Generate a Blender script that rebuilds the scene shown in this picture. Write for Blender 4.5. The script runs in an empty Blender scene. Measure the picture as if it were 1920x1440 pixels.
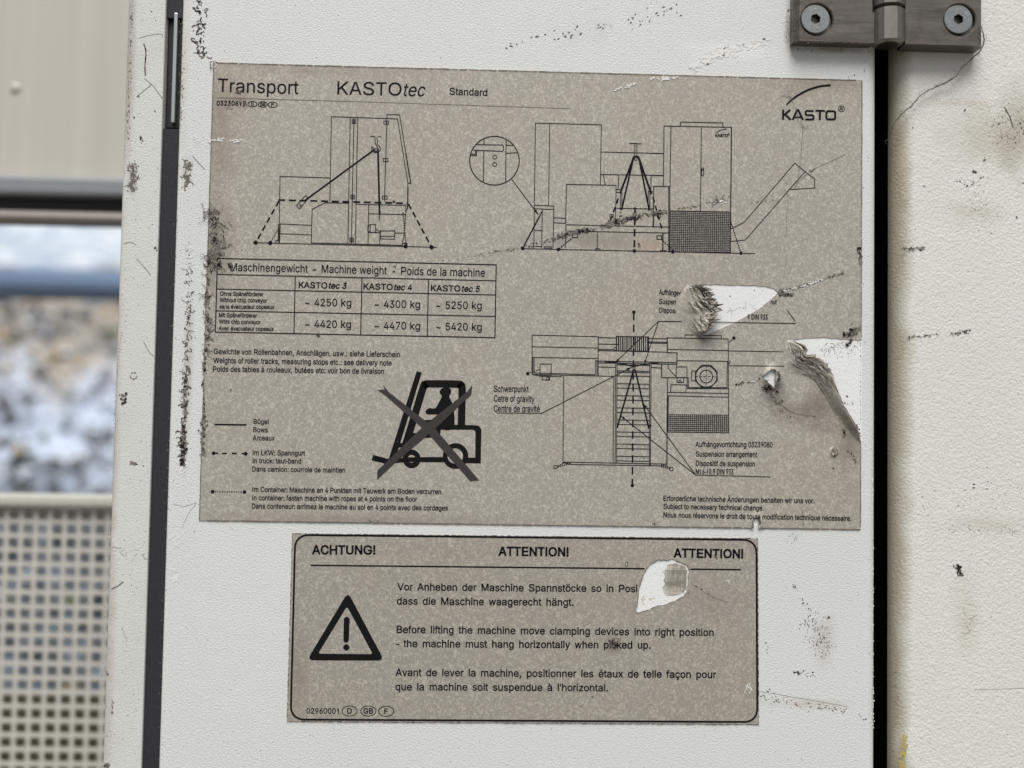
import bpy, bmesh, math, random
from mathutils import Vector, Matrix, noise
from mathutils.geometry import delaunay_2d_cdt
rnd = random.Random(7)
S = bpy.context.scene
COL = S.collection
R = math.radians

# ------------------------------------------------------------------ camera
FPX = 1900.0                      # focal length in photo pixels (1920 wide)
CAM = Vector((-0.02457107, -0.47293613, -0.0616356))
ROT = (1.61325671, -0.01724708, -0.02942634)
cd = bpy.data.cameras.new('camera'); cam = bpy.data.objects.new('camera', cd); COL.objects.link(cam)
cam.location = CAM; cam.rotation_euler = ROT
cd.sensor_width = 36; cd.lens = 36*FPX/1920; cd.clip_start = 0.01; cd.clip_end = 500
cd.dof.use_dof = True; cd.dof.focus_distance = 0.474; cd.dof.aperture_fstop = 3.8
S.camera = cam
# ------------------------------------------------------------------ sky, sun, exposure
SUN_EL, SUN_AZ = R(60), R(-6)     # azimuth measured from straight in front of the door, towards the left
wd = bpy.data.worlds.new('World'); S.world = wd; wd.use_nodes = True
nt = wd.node_tree; bg = nt.nodes['Background']
sky = nt.nodes.new('ShaderNodeTexSky'); sky.sky_type = 'NISHITA'; sky.sun_disc = False
sky.sun_elevation = SUN_EL; sky.sun_rotation = R(180)+SUN_AZ; sky.dust_density = 4; sky.air_density = 1.2; sky.ozone_density = 1
hs = nt.nodes.new('ShaderNodeHueSaturation'); hs.inputs['Saturation'].default_value = 0.28   # overcast: greyer
nt.links.new(sky.outputs[0], hs.inputs['Color']); nt.links.new(hs.outputs[0], bg.inputs[0]); bg.inputs[1].default_value = 0.05
ld = bpy.data.lights.new('sun', 'SUN'); ld.energy = 2.0; ld.angle = R(36); ld.color = (1, .985, .962)
sun = bpy.data.objects.new('sun', ld); COL.objects.link(sun)
sd = Vector((math.sin(SUN_AZ)*math.cos(SUN_EL), -math.cos(SUN_AZ)*math.cos(SUN_EL), math.sin(SUN_EL)))
sun.rotation_euler = sd.to_track_quat('Z', 'Y').to_euler()
S.view_settings.view_transform = 'Standard'; S.view_settings.look = 'None'
S.view_settings.exposure = 0.62; S.view_settings.gamma = 1

# ------------------------------------------------------------------ helpers
RM = cam.rotation_euler.to_matrix()
def W(px, py, y=0.0):
    """point of the plane at depth y that the photograph shows at pixel (px, py)"""
    d = RM @ Vector(((px-960)/FPX, (720-py)/FPX, -1)); return CAM + d*((y-CAM.y)/d.y)
def frame(ox, oy, k): return lambda x, y: (ox+x/k, oy+y/k)
PX = lambda x, y: (x, y)

def srgb(r, g, b):
    f = lambda c: (c/255/12.92 if c/255 <= .04045 else ((c/255+.055)/1.055)**2.4)
    return (f(r), f(g), f(b), 1)

def thing(name, label, cat, loc, group=None):
    o = bpy.data.objects.new(name, None); COL.objects.link(o); o.location = loc; o.empty_display_size = .02
    o['label'] = label; o['category'] = cat
    if group: o['group'] = group
    return o
def tag(o, label=None, cat=None, group=None, kind=None):
    for k, v in (('label', label), ('category', cat), ('group', group), ('kind', kind)):
        if v: o[k] = v
    return o
def wloc(o):
    v = Vector((0, 0, 0))
    while o: v += Vector(o.location); o = o.parent
    return v
def mk(name, verts, faces, mat, parent=None, smooth=False, kind=None, loc=None):
    """vertices in world coordinates -> ONE mesh object whose origin is its parent's (or loc)"""
    off = wloc(parent) if parent else Vector(loc or (0, 0, 0))
    me = bpy.data.meshes.new(name)
    me.from_pydata([tuple(Vector(v)-off) for v in verts], [], faces)
    me.materials.append(mat)
    if smooth: me.shade_smooth()
    me.update()
    o = bpy.data.objects.new(name, me); COL.objects.link(o)
    if parent: o.parent = parent
    else: o.location = off
    if kind: o['kind'] = kind
    return o
class MB:
    def __init__(s): s.v = []; s.f = []
    def add(s, v, f):
        n = len(s.v); s.v += list(v); s.f += [tuple(i+n for i in q) for q in f]; return s
    def box(s, a, b, bev=0):
        x0, y0, z0 = a; x1, y1, z1 = b
        if not bev:
            return s.add([(x0,y0,z0),(x1,y0,z0),(x1,y1,z0),(x0,y1,z0),(x0,y0,z1),(x1,y0,z1),(x1,y1,z1),(x0,y1,z1)],
                [(0,3,2,1),(4,5,6,7),(0,1,5,4),(1,2,6,5),(2,3,7,6),(3,0,4,7)])
        bm = bmesh.new(); bmesh.ops.create_cube(bm, size=1)
        for v in bm.verts: v.co = Vector(((x0+x1)/2+v.co.x*(x1-x0), (y0+y1)/2+v.co.y*(y1-y0), (z0+z1)/2+v.co.z*(z1-z0)))
        bmesh.ops.bevel(bm, geom=bm.edges[:], offset=bev, segments=3, affect='EDGES', profile=.5)
        bm.verts.index_update()
        s.add([tuple(v.co) for v in bm.verts], [tuple(v.index for v in f.verts) for f in bm.faces]); bm.free(); return s
    def tube(s, pts, r, n=8, taper=None):
        base = len(s.v); pts = [Vector(p) for p in pts]
        for i, p in enumerate(pts):
            t = (pts[min(i+1, len(pts)-1)]-pts[max(i-1, 0)]).normalized()
            u = t.cross(Vector((0, 1, .1))).normalized(); w = t.cross(u)
            rr = r*(taper[i] if taper else 1)
            s.v += [tuple(p+u*rr*math.cos(6.28318*k/n)+w*rr*math.sin(6.28318*k/n)) for k in range(n)]
        for i in range(len(pts)-1):
            for k in range(n):
                a = base+i*n+k; b = base+i*n+(k+1) % n; s.f.append((a, b, b+n, a+n))
        s.f.append(tuple(base+k for k in range(n))[::-1]); s.f.append(tuple(base+(len(pts)-1)*n+k for k in range(n)))
        return s
    def build(s, name, mat, parent=None, **k): return mk(name, s.v, s.f, mat, parent, **k)

def inpoly(x, y, P):
    c = False; n = len(P); j = n-1
    for i in range(n):
        xi, yi = P[i]; xj, yj = P[j]
        if (yi > y) != (yj > y) and x < (xj-xi)*(y-yi)/(yj-yi)+xi: c = not c
        j = i
    return c
def winding(x, y, cs):
    w = 0
    for P in cs:
        n = len(P)
        for i in range(n):
            x0, y0 = P[i]; x1, y1 = P[(i+1) % n]
            if y0 <= y < y1:
                if (x1-x0)*(y-y0)-(x-x0)*(y1-y0) > 0: w += 1
            elif y1 <= y < y0:
                if (x1-x0)*(y-y0)-(x-x0)*(y1-y0) < 0: w -= 1
    return w
def fill(loops, extra=(), test=None):
    """triangulate the area inside the loops (2D); test(x, y) says what is kept"""
    v = []; e = []
    for L in loops:
        n = len(v); v += [Vector(p) for p in L]; e += [(n+i, n+(i+1) % len(L)) for i in range(len(L))]
    v += [Vector(p) for p in extra]
    vv, ee, ff, _, _, _ = delaunay_2d_cdt(v, e, [], 0, 1e-5)
    if test is None: test = lambda x, y: winding(x, y, loops) != 0
    keep = []
    for f in ff:
        cx = sum(vv[i].x for i in f)/len(f); cy = sum(vv[i].y for i in f)/len(f)
        if test(cx, cy): keep.append(tuple(f))
    return [(p.x, p.y) for p in vv], keep
def evenodd(loops): return lambda x, y: sum(inpoly(x, y, L) for L in loops) % 2 == 1
def circ(cx, cy, rx, ry=None, n=40, a0=0): 
    ry = ry or rx; return [(cx+rx*math.cos(a0+2*math.pi*i/n), cy+ry*math.sin(a0+2*math.pi*i/n)) for i in range(n)]
def rough_line(pts, step=3, amp=.5, closed=False, seed=0):
    """resample a polyline and roughen it, in pixels"""
    r = random.Random(seed); out = []; P = list(pts)+([pts[0]] if closed else [])
    for (a, b) in zip(P[:-1], P[1:]):
        L = math.hypot(b[0]-a[0], b[1]-a[1]); n = max(1, int(L/step))
        for i in range(n):
            t = i/n; j = amp if (i or True) else 0
            out.append((a[0]+(b[0]-a[0])*t+r.uniform(-j, j), a[1]+(b[1]-a[1])*t+r.uniform(-j, j)))
    if not closed: out.append(P[-1])
    return out
def smooth_path(P, k=6, closed=False):
    out = []; n = len(P)
    rng = range(n if closed else n-1)
    for i in rng:
        g = (lambda j: P[j % n]) if closed else (lambda j: P[max(0, min(n-1, j))])
        a, b, c, d = g(i-1), g(i), g(i+1), g(i+2)
        for j in range(k):
            t = j/k
            out.append(tuple(.5*((2*b[m])+(-a[m]+c[m])*t+(2*a[m]-5*b[m]+4*c[m]-d[m])*t*t+(-a[m]+3*b[m]-3*c[m]+d[m])*t**3) for m in (0, 1)))
    if not closed: out.append(P[-1])
    return out

# ---- ink: flat print lying on a surface.  SF(px, py, lift) -> world point
class Ink:
    def __init__(s, SF, F=PX): s.SF = SF; s.F = F; s.m = MB(); s.k = 0; s.wf = 1.0; s.s = 1
    def at(s, F): s.F = F; s.s = abs(F(1, 0)[0]-F(0, 0)[0]); return s
    def lift(s): s.k += 1; return (s.k % 60)*4e-7
    def poly_px(s, pts, faces):
        l = s.lift(); s.m.add([s.SF(x, y, l) for x, y in pts], faces)
    def line(s, pts, w, closed=False):
        """stroke, points and width in the current frame"""
        P = [s.F(*p) for p in pts]; w = w*s.s/2*s.wf
        if closed: P.append(P[0])
        Q = [P[0]]
        for a, b in zip(P[:-1], P[1:]):
            L = math.hypot(b[0]-a[0], b[1]-a[1]); n = max(1, int(L/(4 if b[0] > 1220 and 500 < b[1] < 930 else 400)))
            for i in range(1, n+1): Q.append((a[0]+(b[0]-a[0])*i/n, a[1]+(b[1]-a[1])*i/n))
        l = s.lift(); base = len(s.m.v); n = len(Q)
        for i, p in enumerate(Q):
            if closed: a = Q[i-1] if i else Q[n-2]; b = Q[i+1] if i < n-1 else Q[1]
            else: a = Q[max(0, i-1)]; b = Q[min(n-1, i+1)]
            d1 = (p[0]-a[0], p[1]-a[1]); d2 = (b[0]-p[0], b[1]-p[1])
            l1 = math.hypot(*d1) or 1e-9; l2 = math.hypot(*d2) or 1e-9
            if l1 < 1e-6: d1, l1 = d2, l2
            if l2 < 1e-6: d2, l2 = d1, l1
            tx, ty = d1[0]/l1+d2[0]/l2, d1[1]/l1+d2[1]/l2; tl = math.hypot(tx, ty) or 1
            nx, ny = -ty/tl, tx/tl
            c = max(.45, (-d1[1]/l1*nx+d1[0]/l1*ny)); ww = w/c
            s.m.v += [s.SF(p[0]+nx*ww, p[1]+ny*ww, l), s.SF(p[0]-nx*ww, p[1]-ny*ww, l)]
        for i in range(n-1): s.m.f.append((base+2*i, base+2*i+2, base+2*i+3, base+2*i+1))
        return s
    def lines(s, w, *ps):
        for p in ps: s.line(p, w)
        return s
    def rect(s, x0, y0, x1, y1, w): return s.line([(x0, y0), (x1, y0), (x1, y1), (x0, y1)], w, True)
    def dash(s, a, b, w, on, off):
        L = math.hypot(b[0]-a[0], b[1]-a[1]); t = 0; u = ((b[0]-a[0])/L, (b[1]-a[1])/L)
        while t < L:
            e = min(t+on, L); s.line([(a[0]+u[0]*t, a[1]+u[1]*t), (a[0]+u[0]*e, a[1]+u[1]*e)], w); t += on+off
        return s
    def circle(s, cx, cy, r, w, ry=None, n=32): return s.line(circ(cx, cy, r, ry, n), w, True)
    def fillp(s, *loops):
        L = [[s.F(*p) for p in q] for q in loops]
        v, f = fill(L, test=evenodd(L)); s.poly_px(v, f); return s
    def dot(s, cx, cy, r): return s.fillp(circ(cx, cy, r, n=16))
    def arrow(s, a, b, L=26, wd=9):
        s.line([a, b], s.aw); d = math.hypot(b[0]-a[0], b[1]-a[1]); ux, uy = (b[0]-a[0])/d, (b[1]-a[1])/d
        return s.fillp([b, (b[0]-ux*L-uy*wd, b[1]-uy*L+ux*wd), (b[0]-ux*L+uy*wd, b[1]-uy*L-ux*wd)])
    def text(s, t, x0, y0, x1, y1, h, bold=0, ital=0, sp=1.0):
        (ax, ay), (bx, by) = s.F(x0, y0), s.F(x1, y1); h *= s.s
        tot = 0; pos = []
        for ch in t:
            pos.append(tot); tot += GL[ch][0]*(sp if ch == ' ' else 1)
        # first glyph's left bearing and last glyph's right bearing are trimmed off
        lb = GL[t[0]][3]; rb = GL[t[-1]][0]-GL[t[-1]][4]
        L = math.hypot(bx-ax, by-ay); kx = L/(tot-lb-rb); ky = h/254
        ux, uy = (bx-ax)/L, (by-ay)/L
        for ch, p in zip(t, pos):
            adv, v, f, _, _, cs = GL[ch]
            if not v: continue
            def M(x, y):
                xx = (p-lb+x)*kx+ital*y*ky; yy = y*ky
                return (ax+ux*xx+uy*yy, ay+uy*xx-ux*yy)
            s.poly_px([M(*q) for q in v], f)
            b = bold+max(0, min(7, (17-h)*.75))
            if b > 0:
                l = s.lift()
                for c in cs:
                    n = len(c)
                    for i in range(n):
                        (px_, py_), (qx, qy) = c[i], c[(i+1) % n]; d = math.hypot(qx-px_, qy-py_) or 1
                        nx, ny = (qy-py_)/d*b/kx*ky, -(qx-px_)/d*b; ex, ey = (qx-px_)/d*b*.6, (qy-py_)/d*b*.6
                        s.m.add([s.SF(*M(px_-ex+nx, py_-ey+ny), l), s.SF(*M(qx+ex+nx, qy+ey+ny), l), s.SF(*M(qx+ex-nx, qy+ey-ny), l), s.SF(*M(px_-ex-nx, py_-ey-ny), l)], [(0, 1, 2, 3)])
        return s
    def fleck(s, x, y, rx, ry, a, r=rnd):
        x, y = s.F(x, y); rx *= s.s; ry *= s.s; n = r.choice((5, 6, 7, 8)); ca, sa = math.cos(a), math.sin(a)
        pts = []
        for i in range(n):
            t = 2*math.pi*i/n; q = r.uniform(.55, 1.25); u, v = rx*q*math.cos(t), ry*q*math.sin(t); pts.append((x+u*ca-v*sa, y+u*sa+v*ca))
        s.poly_px(pts, [tuple(range(n))]); return s
    def scuff(s, path, width, n, size, elong=1.6, ang=None, seed=1, grow=None):
        """n flecks scattered along a path"""
        r = random.Random(seed); L = [0]
        for a, b in zip(path[:-1], path[1:]): L.append(L[-1]+math.hypot(b[0]-a[0], b[1]-a[1]))
        for _ in range(int(n*.75)):
            d = r.random()*L[-1]; i = max(j for j in range(len(L)-1) if L[j] <= d)
            a, b = path[i], path[i+1]; t = (d-L[i])/(L[i+1]-L[i]+1e-9)
            th = math.atan2(b[1]-a[1], b[0]-a[0]); o = r.gauss(0, .5)*width
            x, y = a[0]+(b[0]-a[0])*t-math.sin(th)*o, a[1]+(b[1]-a[1])*t+math.cos(th)*o
            q = size*r.uniform(.25, 1.0)*(grow(d/L[-1]) if grow else 1)
            s.fleck(x, y, q*elong, q, (th if ang is None else ang)+r.gauss(0, .45), r)
        return s
    def worms(s, path, width, n, step, w, seed=1, turn=.9, k=(3, 7)):
        """short wandering dark strokes along a path"""
        r = random.Random(seed); L = [0]
        for a, b in zip(path[:-1], path[1:]): L.append(L[-1]+math.hypot(b[0]-a[0], b[1]-a[1]))
        for _ in range(int(n*.75)):
            d = r.random()*L[-1]; i = max(j for j in range(len(L)-1) if L[j] <= d)
            a, b = path[i], path[i+1]; t = (d-L[i])/(L[i+1]-L[i]+1e-9); th = math.atan2(b[1]-a[1], b[0]-a[0]); o = r.gauss(0, .5)*width
            x, y = a[0]+(b[0]-a[0])*t-math.sin(th)*o, a[1]+(b[1]-a[1])*t+math.cos(th)*o
            P = [(x, y)]; g = r.random()*6.28
            for _ in range(r.randint(*k)):
                g += r.gauss(0, turn); x += math.cos(g)*step; y += math.sin(g)*step; P.append((x, y))
            s.line(P, w*r.uniform(.35, 1.0))
        return s
    def build(s, name, mat, parent, kind=None): return s.m.build(name, mat, parent, kind=kind)

# ------------------------------------------------------------------ materials (all procedural)
class N:
    def __init__(s, name, rough=.5, metal=0, spec=.5):
        s.m = bpy.data.materials.new(name); s.m.use_nodes = True; s.t = s.m.node_tree
        s.b = s.t.nodes['Principled BSDF']; s.b.inputs['Roughness'].default_value = rough
        s.b.inputs['Metallic'].default_value = metal; s.b.inputs['Specular IOR Level'].default_value = spec
        s.co = s.n('ShaderNodeTexCoord').outputs['Object']
    def n(s, t, **k):
        x = s.t.nodes.new(t)
        for a, b in k.items(): setattr(x, a, b)
        return x
    def set(s, sock, v):
        if hasattr(v, 'default_value') or hasattr(v, 'links'): s.t.links.new(v, sock)
        else: sock.default_value = v
    def map(s, scale=(1, 1, 1), rot=(0, 0, 0)):
        m = s.n('ShaderNodeMapping'); s.t.links.new(s.co, m.inputs[0]); m.inputs['Scale'].default_value = scale; m.inputs['Rotation'].default_value = rot
        return m.outputs[0]
    def noise(s, scale, detail=2, rough=.5, dist=0, vec=None):
        x = s.n('ShaderNodeTexNoise'); s.t.links.new(vec or s.co, x.inputs['Vector'])
        x.inputs['Scale'].default_value = scale; x.inputs['Detail'].default_value = detail
        x.inputs['Roughness'].default_value = rough; x.inputs['Distortion'].default_value = dist; return x.outputs['Fac']
    def ramp(s, f, a, b, c0=(0, 0, 0, 1), c1=(1, 1, 1, 1)):
        x = s.n('ShaderNodeValToRGB'); s.t.links.new(f, x.inputs[0]); e = x.color_ramp.elements
        e[0].position = a; e[1].position = b; e[0].color = c0; e[1].color = c1; return x.outputs[0]
    def mix(s, f, a, b, mode='MIX'):
        x = s.n('ShaderNodeMix'); x.data_type = 'RGBA'; x.blend_type = mode
        s.set(x.inputs[0], f); s.set(x.inputs[6], a); s.set(x.inputs[7], b); return x.outputs[2]
    def math(s, op, a, b):
        x = s.n('ShaderNodeMath', operation=op); s.set(x.inputs[0], a); s.set(x.inputs[1], b); return x.outputs[0]
    def axis(s, k):
        x = s.n('ShaderNodeSeparateXYZ'); s.t.links.new(s.co, x.inputs[0]); return x.outputs[k]
    def bump(s, h, strength, dist, prev=None):
        x = s.n('ShaderNodeBump'); x.inputs['Strength'].default_value = strength; x.inputs['Distance'].default_value = dist
        s.t.links.new(h, x.inputs['Height'])
        if prev: s.t.links.new(prev, x.inputs['Normal'])
        s.t.links.new(x.outputs[0], s.b.inputs['Normal']); return x.outputs[0]
    def smudge(s, c, F, x, y, rx, ry, col, k=.6, sc=60, yy=0.0):
        """soft patch for stains and painted shade: centre and radii in photo pixels"""
        p = W(*F(x, y), yy); g = s.n('ShaderNodeNewGeometry').outputs['Position']; mp = s.n('ShaderNodeMapping'); s.t.links.new(g, mp.inputs[0])
        mp.vector_type = 'POINT'; kx, kz = 4000/rx, 4000/ry
        mp.inputs['Scale'].default_value = (kx, 0, kz); mp.inputs['Location'].default_value = (-p.x*kx, 0, -p.z*kz)
        l = s.n('ShaderNodeVectorMath', operation='LENGTH'); s.t.links.new(mp.outputs[0], l.inputs[0])
        d = s.math('ADD', l.outputs['Value'], s.math('MULTIPLY', s.math('SUBTRACT', s.noise(sc, 5, .65), .5), 1.6))
        f = s.ramp(d, .15, 1.0, (1, 1, 1, 1), (0, 0, 0, 1))
        return s.mix(s.math('MULTIPLY', f, k), c, col)
    def col(s, c): s.set(s.b.inputs['Base Color'], c); return s

def plain(name, c, rough=.5, metal=0, spec=.5, var=.12, sc=200):
    m = N(name, rough, metal, spec)
    d = tuple(x*(1-var) for x in c[:3])+(1,); m.col(m.mix(m.noise(sc, 4), d, c)); return m.m

def paint(name, base, dirt, scale, bump, speck=.3, yellow_x=None, dirt_lo=.55, stain_shades=()):
    m = N(name, .42, 0, .35)
    big = m.noise(9, 5, .6); c = m.mix(m.ramp(big, .35, .75), base, tuple(x*.95 for x in base[:3])+(1,))
    c = m.mix(m.math('MULTIPLY', m.ramp(m.noise(16, 6, .7, .6), dirt_lo, .85), .35), c, dirt)
    # tiny pinholes and grit that sit in the paint
    v = m.n('ShaderNodeTexVoronoi'); m.t.links.new(m.co, v.inputs['Vector']); v.inputs['Scale'].default_value = 260
    g = m.math('MULTIPLY', m.ramp(v.outputs['Distance'], .05, .16, (1, 1, 1, 1), (0, 0, 0, 1)), m.ramp(m.noise(55, 3), .52, .62))
    c = m.mix(m.math('MULTIPLY', g, speck), c, srgb(95, 92, 86))
    c = m.mix(m.math('MULTIPLY', m.ramp(m.noise(1500, 2), .52, .75), .26), c, srgb(150, 148, 140))
    for q in stain_shades: c = m.smudge(c, *q)
    if yellow_x is not None:     # old grease along the bent edge, darkened to paint in the gap's shading
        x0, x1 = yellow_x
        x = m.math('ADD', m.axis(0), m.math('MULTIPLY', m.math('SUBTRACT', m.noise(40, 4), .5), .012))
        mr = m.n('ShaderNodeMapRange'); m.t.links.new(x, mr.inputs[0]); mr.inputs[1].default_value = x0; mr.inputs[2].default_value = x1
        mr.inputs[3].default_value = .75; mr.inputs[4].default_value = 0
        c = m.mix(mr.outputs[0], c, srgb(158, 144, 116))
    m.col(c)
    b = m.bump(m.noise(scale, 2, .45, .4), bump, .0006)
    m.bump(m.noise(scale*3.3, 2, .5), bump*.35, .0003, b)
    m.t.nodes.active = None
    return m.m
DOORC = srgb(223, 225, 222)
M_door = paint('white_textured_paint', DOORC, srgb(186, 184, 176), 1250, .42, dirt_lo=.62, stain_shades=[(PX, 1545, 1200, 30, 60, srgb(184, 176, 172), .5, 90), (PX, 1520, 1320, 110, 14, srgb(196, 192, 182), .6, 90), (PX, 350, 320, 14, 40, srgb(178, 168, 156), .5, 90), (PX, 345, 120, 12, 200, srgb(198, 192, 182), .5, 60), (PX, 1380, 95, 110, 24, srgb(240, 240, 238), .6, 60), (PX, 1482, 60, 14, 50, srgb(150, 132, 112), .7, 160), (PX, 1560, 92, 90, 9, srgb(150, 138, 122), .6, 120), (PX, 352, 700, 12, 190, srgb(176, 172, 166), .6, 120)])
M_frame = paint('dirty_white_paint', srgb(218, 219, 215), srgb(172, 168, 158), 1150, .4, .5, dirt_lo=.5, stain_shades=[(PX, 243, 120, 14, 330, srgb(160, 150, 136), .6, 90), (PX, 215, 800, 14, 400, srgb(176, 166, 150), .5, 60), (PX, 249, 335, 11, 34, srgb(140, 128, 116), .6, 120), (PX, 205, 1250, 14, 300, srgb(170, 160, 144), .5, 60)])
M_right = paint('cream_textured_paint', srgb(226, 226, 220), srgb(190, 184, 174), 860, .62, .3, yellow_x=(.0015, .0085), dirt_lo=.6, stain_shades=[
    (PX, 1850, 250, 110, 75, srgb(184, 172, 156), .5, 60), (PX, 1915, 250, 60, 120, srgb(156, 142, 122), .5, 90), (PX, 1830, 395, 80, 30, srgb(190, 178, 164), .4, 60), (PX, 1850, 985, 110, 24, srgb(196, 184, 170), .4, 60), (PX, 1815, 1160, 34, 90, srgb(200, 186, 170), .4, 60),
    (PX, 1800, 190, 120, 10, srgb(190, 178, 160), .3, 40), (PX, 1700, 300, 22, 110, srgb(184, 168, 140), .5, 60)])
M_clean = paint('clean_white_paint', srgb(238, 239, 238), srgb(222, 222, 218), 700, .25, .05)

def foil(name, a, b, pink, stain_shades=()):
    m = N(name, .5, .12, .35)
    w = m.noise(640, .9, .4, 1.6); c = m.mix(m.ramp(w, .50, .63), a, b)
    c = m.mix(m.math('MULTIPLY', m.ramp(m.noise(12, 4, .6), .35, .7), .55), c, pink, 'MULTIPLY')
    c = m.mix(m.math('MULTIPLY', m.ramp(m.noise(700, 2), .5, .7), .18), c, srgb(120, 112, 104))
    c = m.mix(m.math('MULTIPLY', m.ramp(m.noise(5, 5, .65), .45, .8), .3), c, srgb(150, 140, 128))
    for q in stain_shades: c = m.smudge(c, *q)
    m.set(m.b.inputs['Roughness'], m.ramp(m.noise(14, 5, .6), .3, .7, (.36,)*3+(1,), (.6,)*3+(1,)))
    m.col(c); m.bump(w, .12, .0003); return m.m
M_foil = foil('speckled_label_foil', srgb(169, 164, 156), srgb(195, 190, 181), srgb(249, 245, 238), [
    (PX, 400, 250, 60, 190, srgb(140, 124, 114), .5, 50), (PX, 395, 470, 50, 110, srgb(120, 110, 102), .6, 90), (PX, 600, 120, 330, 34, srgb(150, 138, 128), .45, 60),
    (PX, 1450, 735, 34, 44, srgb(92, 84, 76), .75, 120), (PX, 1490, 770, 70, 30, srgb(128, 118, 108), .5, 90), (PX, 1535, 765, 44, 62, srgb(112, 102, 92), .55, 90), (PX, 1590, 830, 34, 70, srgb(126, 116, 106), .6, 90),  # darkening left of the right tear: part dirt, part painted bulge shade
    (PX, 1100, 450, 130, 22, srgb(130, 122, 114), .5, 90), (PX, 1215, 460, 40, 20, srgb(176, 152, 132), .6, 60), (PX, 1310, 640, 50, 26, srgb(126, 118, 110), .5, 90), (PX, 700, 975, 330, 16, srgb(142, 132, 122), .5, 60), (PX, 1540, 160, 110, 26, srgb(146, 134, 122), .45, 60), (PX, 450, 185, 34, 26, srgb(136, 120, 112), .5, 90)])  # patch below the left tear's tip is the raised lip's shadow, painted in
M_foil2 = foil('speckled_warning_foil', srgb(162, 157, 149), srgb(189, 183, 173), srgb(248, 242, 234), [(PX, 1150, 1210, 24, 22, srgb(120, 110, 100), .6, 120), (PX, 560, 1250, 26, 90, srgb(142, 130, 120), .5, 60), (PX, 1340, 1120, 80, 50, srgb(150, 138, 128), .4, 60)])
M_ink = plain('black_print', (.008, .008, .009, 1), .7, spec=.12)
M_inkthin = plain('thin_grey_print', (.014, .014, .016, 1), .7, spec=.12)
M_tape = plain('charcoal_print', srgb(66, 63, 61), .6, spec=.25, var=.3, sc=500)
M_grime = N('black_grime', .85, 0, .1); M_grime.col(M_grime.mix(M_grime.ramp(M_grime.noise(420, 3, .6), .42, .6), srgb(34, 32, 31), srgb(138, 131, 122))); M_grime = M_grime.m
M_worn = plain('worn_knuckle_steel', srgb(150, 145, 136), .38, .8, .5, .35, 260)
M_soot = plain('brown_grime', srgb(128, 120, 110), .85, spec=.15, var=.4, sc=700)
M_faint = plain('faint_grime', srgb(158, 152, 142), .85, spec=.15, var=.3, sc=700)
M_chip = plain('chip_highlight_white', srgb(236, 236, 232), .6, var=.1, sc=900)
M_yel = plain('yellow_stain', srgb(196, 178, 88), .7, var=.3, sc=800)
M_seal = N('dark_rubber', .7, 0, .3); M_seal.col(M_seal.mix(M_seal.noise(900, 3), srgb(38, 37, 40), srgb(56, 55, 59))); M_seal.bump(M_seal.noise(1400, 2), .3, .0003); M_seal = M_seal.m
M_black = plain('black_plastic', (.012, .012, .014, 1), .5, var=.3)
M_void = plain('gap_shade_black', (.004, .004, .004, 1), .95, spec=0)
M_steel = N('worn_hinge_steel', .36, .8, .5)
_w = M_steel.noise(30, 5, .65, 0, M_steel.map((1, 1, 9)))
_c = M_steel.mix(M_steel.ramp(_w, .3, .75), srgb(92, 87, 82), srgb(136, 130, 123))
_c = M_steel.mix(M_steel.math('MULTIPLY', M_steel.ramp(M_steel.noise(120, 6, .75), .5, .75), .6), _c, srgb(88, 76, 66))
M_steel.col(_c); M_steel.bump(M_steel.noise(600, 3, .6), .2, .0003); M_steel = M_steel.m
M_zinc = N('zinc_screw', .38, .8, .5); M_zinc.col(M_zinc.mix(M_zinc.noise(500, 4), srgb(130, 134, 134), srgb(164, 167, 166))); M_zinc.bump(M_zinc.noise(900, 2), .12, .0002); M_zinc = M_zinc.m
M_bright = plain('bright_metal', srgb(200, 205, 205), .3, .9)
M_hair = plain('dusty_fibre', srgb(120, 112, 102), .9)
M_cream = N('cream_board', .5); M_cream.col(M_cream.mix(M_cream.noise(6, 3, .5, 0, M_cream.map((9, 1, .1))), srgb(180, 175, 164), srgb(208, 205, 196))); M_cream = M_cream.m
M_alu = plain('grey_aluminium', srgb(150, 153, 156), .5, .3)
M_alu2 = plain('dull_aluminium', srgb(158, 149, 144), .5, .3)
M_mesh = plain('beige_coated_mesh', srgb(200, 197, 188), .6)
M_olive = plain('olive_backing', srgb(130, 124, 102), .8)
M_blue = plain('blue_painted_tube', srgb(120, 140, 170), .4, var=.15)

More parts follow.
